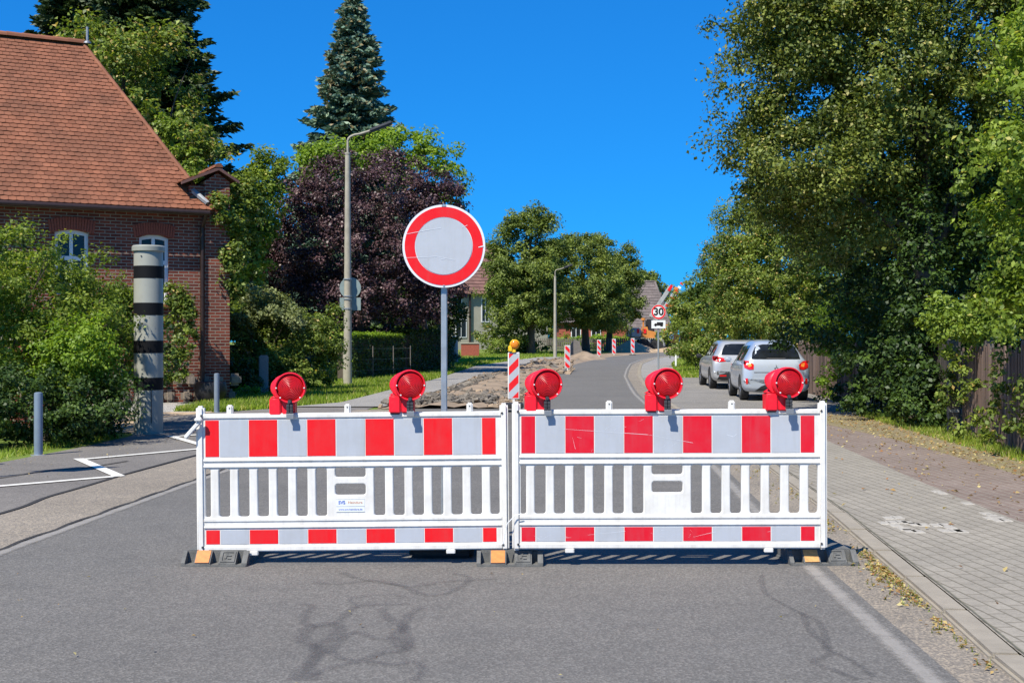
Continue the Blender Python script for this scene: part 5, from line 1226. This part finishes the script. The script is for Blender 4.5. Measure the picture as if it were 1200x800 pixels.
# nearer hatchback: stations (y, roof z, roof half width, body half width, sill z, belt z)
S1 = [(.0, .60, .60, .72, .34, .50), (.03, .86, .64, .80, .28, .62), (.09, 1.0, .62, .82, .24, .88), (.18, 1.16, .58, .83, .22, .93), (.36, 1.40, .50, .83, .22, .94), (.75, 1.49, .50, .83, .22, .94), (1.5, 1.51, .51, .83, .22, .92),
      (2.1, 1.43, .56, .83, .22, .91), (2.7, 1.06, .58, .82, .22, .90), (3.2, .93, .60, .80, .23, .85), (3.6, .80, .55, .74, .26, .74), (3.8, .62, .45, .60, .32, .58)]
def mirror2(p): return [(-a, b) for a, b in p][::-1]
wins1 = [(.52, 1.02), (1.4, 1.0), (1.4, 1.40), (.62, 1.38)]
det1 = [('rear_window', [(-.60, 1.03), (.60, 1.03), (.56, 1.20), (.47, 1.36), (.3, 1.40), (-.3, 1.40), (-.47, 1.36), (-.56, 1.20)], 'rear', 'car_glass')]
tl = [(-.80, 1.00), (-.66, .985), (-.55, .90), (-.56, .78), (-.66, .77), (-.78, .82)]
det1 += [('tail_light', tl, 'rear', 'tail_red', .012), ('tail_light', mirror2(tl), 'rear', 'tail_red', .012)]
to = [(-.70, .94), (-.62, .93), (-.60, .86), (-.68, .84)]
det1 += [('indicator', to, 'rear', 'tail_orange', .017), ('indicator', mirror2(to), 'rear', 'tail_orange', .017)]
fg = [(-.76, .56), (-.70, .56), (-.70, .42), (-.75, .42)]
det1 += [('reflector', fg, 'rear', 'tail_red', .008), ('reflector', mirror2(fg), 'rear', 'tail_red', .008)]
det1 += [('bumper_insert', [(-.52, .24), (.52, .24), (.38, .36), (.24, .42), (-.24, .42), (-.38, .36)], 'rear', 'trim', .008), ('number_plate', [(-.26, .44), (.26, .44), (.26, .55), (-.26, .55)], 'rear', 'plate_white', .016),
         ('plate_band', [(-.26, .44), (-.215, .44), (-.215, .55), (-.26, .55)], 'rear', 'blue', .019), ('boot_seam', [(-.55, .70), (.55, .70), (.55, .712), (-.55, .712)], 'rear', 'trim', .005),
         ('wiper', [(-.25, 1.045), (.22, 1.035), (.24, 1.06), (-.2, 1.065)], 'rear', 'trim', .016),
         ('side_window', [(.55, 1.0), (1.35, .99), (1.38, 1.36), (.75, 1.37)], 'left', 'car_glass'), ('side_window', [(1.42, .99), (2.45, .98), (2.0, 1.34), (1.45, 1.36)], 'left', 'car_glass'),
         ('side_window', [(.55, 1.0), (1.35, .99), (1.38, 1.36), (.75, 1.37)], 'right', 'car_glass'), ('side_window', [(1.42, .99), (2.45, .98), (2.0, 1.34), (1.45, 1.36)], 'right', 'car_glass'),
         ('door_seam', [(1.39, .35), (1.40, .35), (1.41, .95), (1.40, .95)], 'left', 'trim', .004), ('door_handle', [(.85, .84), (1.05, .84), (1.05, .87), (.85, .87)], 'left', 'car_a', .02)]
for q in range(3):
    a = R(90 + 120 * q); c = (math.cos(a) * .035, .83 + math.sin(a) * .035); p = [(c[0] + .032 * math.cos(a + b), c[1] + .032 * math.sin(a + b) * 1) for b in (0,)]
    u, v = (math.cos(a), math.sin(a)), (-math.sin(a), math.cos(a))
    det1.append(('emblem', [(0 + u[0] * s + v[0] * w_, .83 + u[1] * s + v[1] * w_) for s, w_ in ((0, 0), (.035, .018), (.07, 0), (.035, -.018))], 'rear', 'rim', .012))
make_car('parked_car', on_ground((908 - 600) / F * 31.8, 31.6) + Vector((0, 0, .03)), R(-3.5), 'light blue silver hatchback parked by the fence, nearer of the two', S1, 1.66, (.60, 3.05), .30, 'car_a', det1)
S2 = [(.0, .62, .66, .78, .36, .52), (.04, .90, .70, .88, .30, .66), (.12, 1.02, .68, .90, .26, .90), (.22, 1.20, .64, .91, .24, .97), (.42, 1.42, .60, .91, .24, .98), (.9, 1.49, .61, .91, .24, .98), (1.9, 1.51, .61, .91, .24, .96),
      (2.6, 1.43, .60, .91, .24, .95), (3.3, 1.06, .62, .90, .24, .94), (3.9, .95, .62, .88, .25, .88), (4.35, .82, .58, .80, .28, .76), (4.55, .62, .48, .66, .34, .6)]
tl2 = [(-.90, 1.02), (-.74, 1.0), (-.48, .93), (-.50, .86), (-.70, .84), (-.88, .88)]
det2 = [('rear_window', [(-.64, 1.05), (.64, 1.05), (.58, 1.22), (.5, 1.36), (.3, 1.39), (-.3, 1.39), (-.5, 1.36), (-.58, 1.22)], 'rear', 'car_glass'), ('tail_light', tl2, 'rear', 'tail_red', .012), ('tail_light', mirror2(tl2), 'rear', 'tail_red', .012),
        ('side_lamp', [(.06, .88), (.42, .98), (.38, 1.03), (.06, 1.01)], 'left', 'tail_red', .010),
        ('bumper_insert', [(-.78, .28), (.78, .28), (.7, .46), (.4, .52), (-.4, .52), (-.7, .46)], 'rear', 'trim', .008), ('reflector', [(-.7, .40), (-.5, .40), (-.5, .44), (-.7, .44)], 'rear', 'tail_red', .012),
        ('number_plate', [(-.26, .60), (.26, .60), (.26, .71), (-.26, .71)], 'rear', 'plate_white', .012), ('side_window', [(.5, 1.05), (1.0, 1.03), (1.0, 1.38), (.72, 1.36)], 'left', 'car_glass'), ('side_window', [(1.05, 1.03), (1.9, 1.02), (1.9, 1.39), (1.05, 1.39)], 'left', 'car_glass'),
        ('side_window', [(1.95, 1.02), (3.0, 1.0), (2.5, 1.34), (1.95, 1.38)], 'left', 'car_glass')]
make_car('parked_car', on_ground((870.5 - 600) / F * 38.9, 38.9) + Vector((0, 0, .03)), R(-2.0), 'silver grey estate car parked in front, farther of the two', S2, 1.82, (.85, 3.5), .32, 'car_b', det2)

# ------------------------------------------------------------------ WOODEN FENCE
def board_fence(pts, h, label, m, seed, lean=.03, bw=.09, gap=.02, posts=True):
    x0, y0 = pts[0]; t = thing('board_fence', gp(x0, y0) + Vector((0, 0, .05)), label, 'fence'); rnd = random.Random(seed); bm = bmesh.new(); rails = bmesh.new(); lay = bm.faces.layers.float.new('tint')
    for (ax, ay), (bx, by) in zip(pts, pts[1:]):
        d = Vector((bx - ax, by - ay, 0)); ln = d.length; u = d.normalized(); n = int(ln / (bw + gap)); ang = math.atan2(u.y, u.x)
        for i in range(n):
            p = Vector((ax - x0, ay - y0, 0)) + u * (i + .5) * (bw + gap)
            if rnd.random() < .03: continue
            hh = h * rnd.uniform(.93, 1.03); rt = Matrix.Rotation(ang, 3, 'Z') @ Matrix.Rotation(rnd.gauss(0, lean), 3, 'Y')
            tn = min(1, max(0, rnd.gauss(.45, .25))); n0 = len(bm.faces)
            for f in box(bm, p.x, p.y, hh / 2 - .03, bw * rnd.uniform(.8, 1.05), .022, hh, rot=rt):
                f[lay] = tn
        for z in (.3, h - .25):
            a = Vector((ax - x0, ay - y0, 0)) + u * ln / 2 + Vector((u.y, -u.x, 0)) * .045; box(rails, a.x, a.y, z, ln, .05, .07, rot=ang)
        if posts:
            for s in np.arange(0, ln + .1, 2.2):
                p = Vector((ax - x0, ay - y0, 0)) + u * s + Vector((u.y, -u.x, 0)) * .09; pb = bmesh.new(); box(pb, p.x, p.y, h / 2, .12, .12, h + .1, bev=.01); obj('post', pb, 'wood_grey', t)
    obj('boards', bm, m, t); obj('rails', rails, 'wood_grey', t); return t
board_fence([(5.9, 9.0), (6.35, 14.0), (6.75, 17.0), (7.25, 20.6)], 1.42, 'weathered brown board fence overgrown with ivy at the right edge', 'board', 3, bw=.075, gap=.018)
board_fence([(7.35, 21.0), (8.0, 27.2)], 1.5, 'shaded dark board gate behind the hanging vine', 'board_dark', 5, .01, .11, .01, False)
board_fence([(7.95, 27.6), (8.15, 31.5), (8.5, 38)], 1.45, 'red brown board fence beside the parked cars', 'board', 7)
t = thing('fence_post', Vector((7.02, 20.4, .05)), 'grey timber fence post at the left end of the overgrown fence', 'post')
bm = bmesh.new(); box(bm, 0, 0, .72, .15, .12, 1.5, bev=.01); obj('timber', bm, 'wood_grey', t); bm = bmesh.new(); box(bm, 0, -.064, 1.02, .17, .012, .05); box(bm, 0, -.064, .35, .17, .012, .05); obj('iron_strap', bm, 'steel', t)

# ------------------------------------------------------------------ ROAD WORKS
def heap(name, x, y, rx, ry, h, m, label, seed, cat='heap', res=26):
    t = thing(name, gp(x, y), label, cat); rng_ = np.random.default_rng(seed); ph = rng_.random(6) * 6.28
    bm = bmesh.new(); rows = []
    for i in range(res):
        row = []
        for j in range(res):
            u, v = -1 + 2 * i / (res - 1), -1 + 2 * j / (res - 1); r = math.hypot(u, v)
            z = max(0, 1 - r) ** .9 * h * (1 + .12 * math.sin(5 * u + ph[0]) + .1 * math.sin(7 * v + ph[1])) + rng_.normal() * .02 * h * (r < 1) - .02
            row.append(bm.verts.new((u * rx, v * ry, z)))
        rows.append(row)
    for a, b in zip(rows, rows[1:]):
        for j in range(res - 1): bm.faces.new((a[j], b[j], b[j + 1], a[j + 1]))
    obj('heap', bm, m, t, smooth='all'); return t
heap('sand_heap', (742 - 600) / F * 97, 97, 1.9, 1.6, .95, 'sand', 'large sand heap behind the farthest beacon', 1)
heap('sand_heap', (790 - 600) / F * 98, 98, 3.6, 1.6, .32, 'sand', 'low spread of sand under the excavator', 2)
heap('gravel_heap', *G(683, 421), 1.5, 1.6, .45, 'earth', 'small pale heap of earth beside the third beacon', 3)
gx, gy = G(675, 418); t = thing('rubble_mound', gp(gx, gy), 'dark grey pointed slab leaning on the small earth heap', 'rubble')
bm = bmesh.new(); prism(bm, [(-.45, 0, .1), (.5, 0, .1), (.2, 0, 1.0), (-.1, 0, 1.1), (-.35, 0, .8)], (0, .5, 0)); obj('slab', bm, 'asphalt_side', t)
def rubble(name, label, regions, m, seed):
    rnd = random.Random(seed); bm = bmesh.new()
    for (x0, x1, y0, y1, n, s0, s1, zmax) in regions:
        for _ in range(n):
            y = rnd.uniform(y0, y1); x = rnd.uniform(x0, x1) + .06 * (y - y0); s = rnd.uniform(s0, s1)
            box(bm, x, y, gz(y) + rnd.uniform(0, zmax) + .02, s, s * rnd.uniform(.5, 1), s * rnd.uniform(.15, .35), rot=Matrix.Rotation(rnd.uniform(0, 6.3), 3, 'Z') @ Matrix.Rotation(rnd.gauss(0, .35), 3, 'X') @ Matrix.Rotation(rnd.gauss(0, .35), 3, 'Y'))
    tag(obj(name, bm, m), label, kind='stuff')
rubble('broken_asphalt', 'broken slabs of dark asphalt lying in the trench', [(-2.9, -.5, 29.0, 32.2, 620, .05, .20, .15), (-2.4, 0, 32, 38, 130, .08, .26, .06), (-1.8, .3, 38, 52, 110, .1, .32, .05), (.2, 1.6, 52, 66, 90, .12, .4, .08), (-1.9, -1.5, 36, 50, 70, .12, .4, .06), (2.3, 3.6, 68, 76, 30, .12, .3, .05)], 'broken_asphalt', 1)
rubble('rubble_crumbs', 'pale earth clods and stones in the trench', [(-3.0, .1, 28.4, 36, 500, .03, .14, .05), (-2.2, .8, 36, 52, 350, .05, .2, .05), (0, 2.4, 52, 75, 200, .06, .3, .1)], 'earth', 2)
# earth relief of the trench
bm = bmesh.new(); rows = []
rr = random.Random(7)
for i in range(60):
    y = 28.3 + i * .75; a, b = interp([(28.3, -2.9), (33, -2.5), (40, -2.0), (46, -1.55), (52, -.9), (58, -.25), (75, 2.4)], y), interp(DG, y) - .05; row = []
    for j in range(12):
        e = math.sin(math.pi * j / 11); row.append(bm.verts.new((a + (b - a) * j / 11, y, gz(y) + .008 + e * (.03 + .13 * rr.random()))))
    rows.append(row)
for r0, r1 in zip(rows, rows[1:]):
    for j in range(11): bm.faces.new((r0[j], r0[j + 1], r1[j + 1], r1[j]))
tag(obj('trench_earth', bm, 'earth', smooth='all'), kind='structure')

# wheeled excavator
EY = 100; ex = (757 - 600) / F * EY; k = EY / F
t = thing('excavator', gp(ex, EY), 'orange wheeled excavator with its striped boom raised behind the sand heap', 'excavator'); gzE = gz(EY)
X = lambda px: (px - 757) * k
Z = lambda py: EYE + (400 - py) * k - gzE
bm = bmesh.new(); box(bm, X(763), 0, Z(402.5), 30 * k, 1.7, 9 * k, bev=.1); box(bm, X(754), -.9, Z(400.5), 13 * k, .3, 5 * k, bev=.05); obj('undercarriage', bm, 'machine_grey', t)
for px in (753, 768):
    for sy in (-1, 1):
        bm = bmesh.new(); disc(bm, (X(px), sy * .95, .48), .48, .38, 20); obj('wheel', bm, 'tyre', t, smooth=True)
bm = bmesh.new(); box(bm, X(744), 0, Z(391), 18 * k, 2.3, 14 * k, bev=.25, seg=3); obj('counterweight', bm, 'machine_grey', t, smooth=True)
bm = bmesh.new(); box(bm, X(754), -1.16, Z(388), 3 * k, .02, 5 * k, mi=0); box(bm, X(746), -1.16, Z(388), 3 * k, .02, 5 * k); obj('warning_plate', bm, 'sheet_red', t)
bm = bmesh.new(); prism(bm, [(X(749), -1.1, Z(396)), (X(766), -1.1, Z(396)), (X(767), -1.1, Z(389)), (X(758), -1.1, Z(387)), (X(757), -1.1, Z(383)), (X(753), -1.1, Z(383))], (0, 2.1, 0)); obj('engine_cover', bm, 'orange', t)
bm = bmesh.new(); box(bm, X(762), .3, Z(382), 9 * k, 1.1, 16 * k, bev=.1); obj('cab', bm, 'trim', t)
bm = bmesh.new(); tube(bm, [(X(753), -.6, Z(383)), (X(753), -.6, Z(373))], .06, 8); disc(bm, (X(753), -.6, Z(374)), .16, .18, 12, 'z'); obj('beacon_light', bm, 'orange', t)
bm = bmesh.new()
d = Vector((X(786) - X(762), 0, Z(336) - Z(372))); ang = math.atan2(d.z, d.x); c = Vector((X(774), 0, Z(354)))
box(bm, c.x, 0, c.z, d.length, .4, .32, rot=Matrix.Rotation(-ang, 3, 'Y'), bev=.05); box(bm, c.x + .35, -.1, c.z - .35, d.length * .9, .3, .28, rot=Matrix.Rotation(-ang, 3, 'Y'), bev=.05); obj('boom', bm, 'machine_grey', t)
bm = bmesh.new(); u = d.normalized()
for i in range(7):
    q = Vector((c.x + .40, -.26, c.z - .42)) + u * (i - 3) * .34 + u * 1.2; box(bm, q.x, q.y, q.z, .17, .03, .26, rot=Matrix.Rotation(-ang, 3, 'Y'), mi=i % 2)
q = Vector((X(785), -.22, Z(337.5))); box(bm, q.x, q.y, q.z, .5, .05, .22, rot=Matrix.Rotation(-ang, 3, 'Y'))
obj('boom_stripes', bm, ['sheet_red', 'plate_white'], t)
bm = bmesh.new(); box(bm, X(790), 0, Z(348), .35, .35, 1.6, rot=Matrix.Rotation(.25, 3, 'Y'), bev=.05); box(bm, X(789), 0, Z(357), .7, .7, .5, bev=.1); obj('arm', bm, 'orange', t)
# small roller / dumper right of it
EY2 = 102; t = thing('dumper', gp((786 - 600) / F * EY2, EY2), 'small orange site dumper half hidden behind the small tree', 'dumper'); k2 = EY2 / F
bm = bmesh.new(); box(bm, 0, 0, 1.0, 1.2, 1.2, .8, bev=.1); box(bm, 1.3, 0, 1.1, 1.0, 1.3, .7, bev=.15); obj('body', bm, 'orange', t, smooth=True)
bm = bmesh.new(); 
for x in (-.45, .45):
    for y in (-.5, .5): tube(bm, [(x, y, 1.4), (x, y, 2.0)], .05, 6)
box(bm, 0, 0, 2.03, 1.2, 1.2, .08); obj('canopy', bm, 'orange', t)
for x in (-.4, 1.4):
    for sy in (-1, 1): bm = bmesh.new(); disc(bm, (x, sy * .6, .4), .4, .3, 18); obj('wheel', bm, 'tyre', t, smooth=True)
bm = bmesh.new(); box(bm, -.1, -.62, 1.15, .5, .03, .45); obj('side_panel', bm, 'plate_white', t)
# stone gate pillars, brown garden wall, fences near the cream house
gx, gy = G(532, 426); t = thing('gate_pillar', gp(gx, gy), 'pale round topped stone gate pillar beside the footpath', 'post')
bm = bmesh.new(); lathe(bm, [(.22, 0), (.21, 1.25), (.15, 1.4), (.02, 1.45)], sides=16); obj('stone', bm, 'granite', t, smooth=True)
gx, gy = G(551, 418); t = thing('garden_wall', gp(gx, gy), 'low red brown brick wall in front of the cream house', 'wall')
bm = bmesh.new(); box(bm, 0, 0, .42, 21 * gy / F, .5, .84); obj('brickwork', bm, 'brick_arch', t); bm = bmesh.new(); box(bm, 0, 0, .88, 22 * gy / F, .6, .08); obj('coping', bm, 'concrete', t)
t = thing('garden_fence', gp(4.5, 100), 'dark picket fence under the lime trees', 'fence')
bm = bmesh.new()
for i in range(70): box(bm, -4.5 + i * .16, 0, .5, .1, .03, 1.0)
obj('pickets', bm, 'wood_grey', t)
bm = bmesh.new(); box(bm, 1.1, .05, .75, 11.3, .05, .1); obj('rail', bm, 'wood_grey', t)
mk = G(792, 431); t = thing('marker_post', gp(*mk), 'short white marker post in the grass right of the speed limit sign', 'post')
bm = bmesh.new(); box(bm, 0, 0, .3, .08, .05, .6, bev=.01); obj('post', bm, 'plate_white', t)
